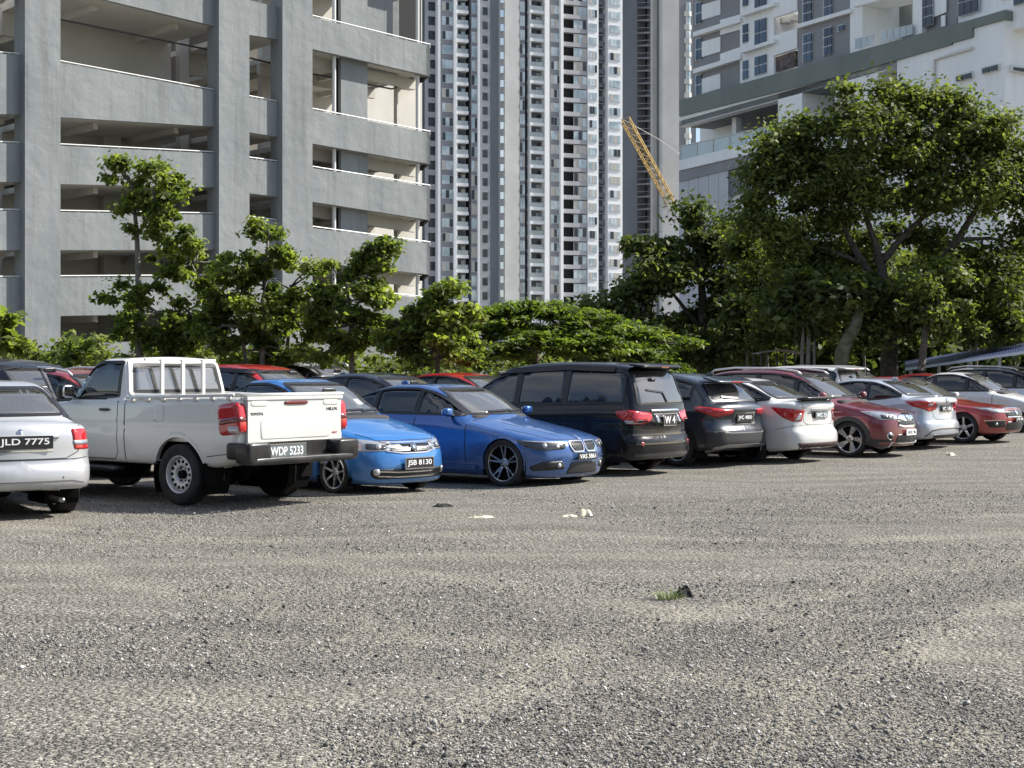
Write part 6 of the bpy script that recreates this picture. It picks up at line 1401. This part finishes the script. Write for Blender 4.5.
def stones():
    r=np.random.RandomState(5); N=130000
    d=5.6+ (r.rand(N)**1.35)*15; x=(r.rand(N)-.5)*2*d*.36; s=.0035+.0075*r.rand(N)**3.0+ (r.rand(N)<.006)*.012
    base=np.array([(1,0,0),(0,1,0),(-1,0,0),(0,-1,0),(0,0,1),(0,0,-.6)],float); F0=np.array([(0,1,4),(1,2,4),(2,3,4),(3,0,4),(1,0,5),(2,1,5),(3,2,5),(0,3,5)])
    a=r.rand(N)*6.28; sc=.6+.8*r.rand(N,6,1); B=base[None]*sc*s[:,None,None]*np.array([1,1,.75]); ca,sa=np.cos(a)[:,None],np.sin(a)[:,None]
    tl=r.normal(size=(N,1))*.5; Bx=B[:,:,0]*ca-B[:,:,1]*sa; By=B[:,:,0]*sa+B[:,:,1]*ca; Bz=B[:,:,2]+B[:,:,0]*tl
    V=np.stack([Bx+x[:,None],By+d[:,None],Bz+s[:,None]*.25],-1).reshape(-1,3); F=(F0[None]+np.arange(N)[:,None,None]*6).reshape(-1,3)
    m=mat('loose_stone',(.2,.2,.19),.85,spec=.3); at_=nd(m,'ShaderNodeAttribute',attribute_name='tone'); rr=nd(m,'ShaderNodeValToRGB'); e=rr.color_ramp.elements; e[0].color=(.05,.05,.052,1); e[1].color=(.62,.60,.57,1); q=e.new(.55); q.color=(.20,.195,.185,1); q=e.new(.88); q.color=(.34,.33,.31,1)
    lk(m,at_.outputs['Fac'],rr.inputs[0]); lk(m,rr.outputs[0],P(m).inputs['Base Color'])
    me=np_mesh('loose_stones',V,None,F); t=me.attributes.new('tone','FLOAT','FACE'); t.data.foreach_set('value',np.repeat(r.rand(N),8).astype(np.float32))
    o=link('loose_stones',me,m); tag(o,'loose grey chippings scattered over the gravel lot','gravel',kind='stuff')
stones()
# ---------------- litter, clods, weed ----------------
def crumple(name,label,cat,px,py,L,Wd,H,m,seed,n=14):
    r=random.Random(seed); g=ground_pt(px,py); mb=MB(); V=[];F=[]
    for j in range(n):
        for i in range(n):
            u=i/(n-1)-.5;v=j/(n-1)-.5; e=max(0,1-(2*abs(u))**3)*max(0,1-(2*abs(v))**3)
            V.append((u*L*(1+r.uniform(-.05,.05)),v*Wd*(1+.3*math.sin(u*9+seed)),.006+H*e*(.35+.65*r.random()) ))
    for j in range(n-1):
        for i in range(n-1): F.append((j*n+i,j*n+i+1,(j+1)*n+i+1,(j+1)*n+i))
    b=len(V); V2=[(x,y,0.0) for x,y,z in V]; mb.add(V,F)
    ring=[i for i in range(n)]+[j*n+n-1 for j in range(1,n)]+[(n-1)*n+i for i in range(n-2,-1,-1)]+[j*n for j in range(n-2,0,-1)]
    mb.add([V[i] for i in ring]+[V2[i] for i in ring],[(k,k+len(ring),(k+1)%len(ring)+len(ring),(k+1)%len(ring)) for k in range(len(ring))])
    o=mb.build(name,m,None,False,(g.x,g.y,.004)); tag(o,label,cat); return o
paper=noisy('yellowed_paper',(.55,.50,.36),(.70,.66,.52),14,.8); clod=noisy('dark_clod',(.012,.012,.012),(.03,.03,.03),20,.95)
crumple('crumpled_paper','flat crumpled yellowish paper lying on the gravel, larger and further left','litter',482,521,.40,.30,.05,paper,1)
crumple('crumpled_bag','small upright crumpled pale bag on the gravel below the kidney-grilled saloon','litter',585,516,.16,.14,.085,paper,4,8)
crumple('paper_scrap','small flat pale scrap just left of the upright crumpled bag','litter',570,517,.16,.12,.02,paper,6)
crumple('black_rag','small black rag on the gravel nearest the azure saloon','litter',443,508,.26,.2,.05,clod,2)
crumple('dark_clod','dark clod of earth beside the tuft of grass','clod',684,596,.12,.12,.07,clod,3,9)
crumple('pale_stone','single pale stone lying on the gravel below the silver saloon','stone',950,456,.22,.14,.07,paper,8,8)
def tuft():
    g=ground_pt(668,600); r=random.Random(2); mb=MB()
    for k in range(70):
        a=r.uniform(0,6.28); q=r.uniform(0,.07); h=r.uniform(.02,.08); w=.004; l=r.uniform(.02,.10); c=Vector((q*math.cos(a)*1.6,q*math.sin(a),0)); d=Vector((math.cos(a),math.sin(a),0)); s=Vector((-d.y,d.x,0))*w
        p1=c+d*l*.4+Vector((0,0,h*.7)); p2=c+d*l+Vector((0,0,h)); mb.add([c-s,c+s,p1+s*.8,p1-s*.8,p2],[(0,1,2,3),(3,2,4)])
    o=mb.build('grass_tuft',mat('grass_blade',(.20,.26,.07),.6),None,False,(g.x,g.y,.003)); tag(o,'small green tuft of grass growing in the bare gravel','grass tuft')
tuft()
# ---------------- second row and remaining cars ----------------
def back(key,pm,name,label,cat,px,d,rev,yaw=0):
    src=CAR[key]; X=(px-512)/FX*d; a=(NOSE if not rev else TAIL)+R(yaw); L=src.sp['L']/2
    return copy_car(src,pm,name,label,cat,(X-math.cos(a)*L,d-math.sin(a)*L,0),a)
back('mpv',PA['black'],'parked_crossover','black car with a tall windscreen at the far left edge, behind the silver saloon','crossover',14,24.3,False).scale=(.95,1,1.03)
back('hrv',PA['black'],'parked_crossover','black crossover roof just visible behind the white pickup cab','crossover',112,30.5,True).scale=(1,1,1.12)
back('brv',PA['red'],'parked_crossover','red car with black windows seen between the silver saloon and pickup cab','crossover',92,24.2,False)
back('mpv',PA['red2'],'people_carrier','red-roofed car seen just over the pickup bed','car',263,30.5,False)
back('almera',PA['white2'],'parked_sedan','white car whose roof shows furthest left over the red roof behind the pickup','sedan',244,37.5,False).scale=(1,1,1.2)
back('brv',PA['silver'],'parked_crossover','pale car behind the red roof, left of the dark navy car','crossover',322,35.5,False).scale=(1,1,1.12)
back('hrv',PA['navy'],'parked_crossover','dark navy car behind the azure and deep blue saloons','crossover',396,28.5,False)
back('hrv',PA['red2'],'parked_crossover','bright red car behind the deep blue saloon, left of black people carrier','crossover',478,32.0,False)
back('hrv',PA['lsilver'],'parked_crossover','dull silver crossover roof visible just behind the dark grey crossover','crossover',697,37.5,False)
back('mpv',PA['white2'],'people_carrier','white car roof showing above the maroon crossover','car',775,39.5,True)
back('brv',PA['white2'],'parked_crossover','pale car roof showing between maroon crossover and silver saloon','crossover',850,39.5,False)
back('almera',PA['red'],'parked_sedan','dark red car roof peeking out behind the silver saloon','sedan',910,42,True)
back('bezza',PA['white2'],'parked_sedan','white saloon parked nose out just behind the red saloon','sedan',975,38.8,False)
back('brv',PA['lsilver'],'parked_crossover','pale silver crossover with dark side windows, last at the right edge','crossover',1015,42.0,False)

# unseen trees added behind the camera to darken reflections in paint and glass
cent=[];rad=[]
for i in range(520):
    a=rng.uniform(R(165),R(325)); d=rng.uniform(38,48); cent.append((math.cos(a)*d,math.sin(a)*d,rng.uniform(.5,20)*(.75+.25*math.sin(a*11)))); rad.append(rng.uniform(1.5,2.8))
o=crown(None,cent,rad,16000,1.3,LM['dark'],name='added_tree_belt'); tag(o,'belt of dark trees closing the lot on the photographer\'s side','trees',kind='stuff')
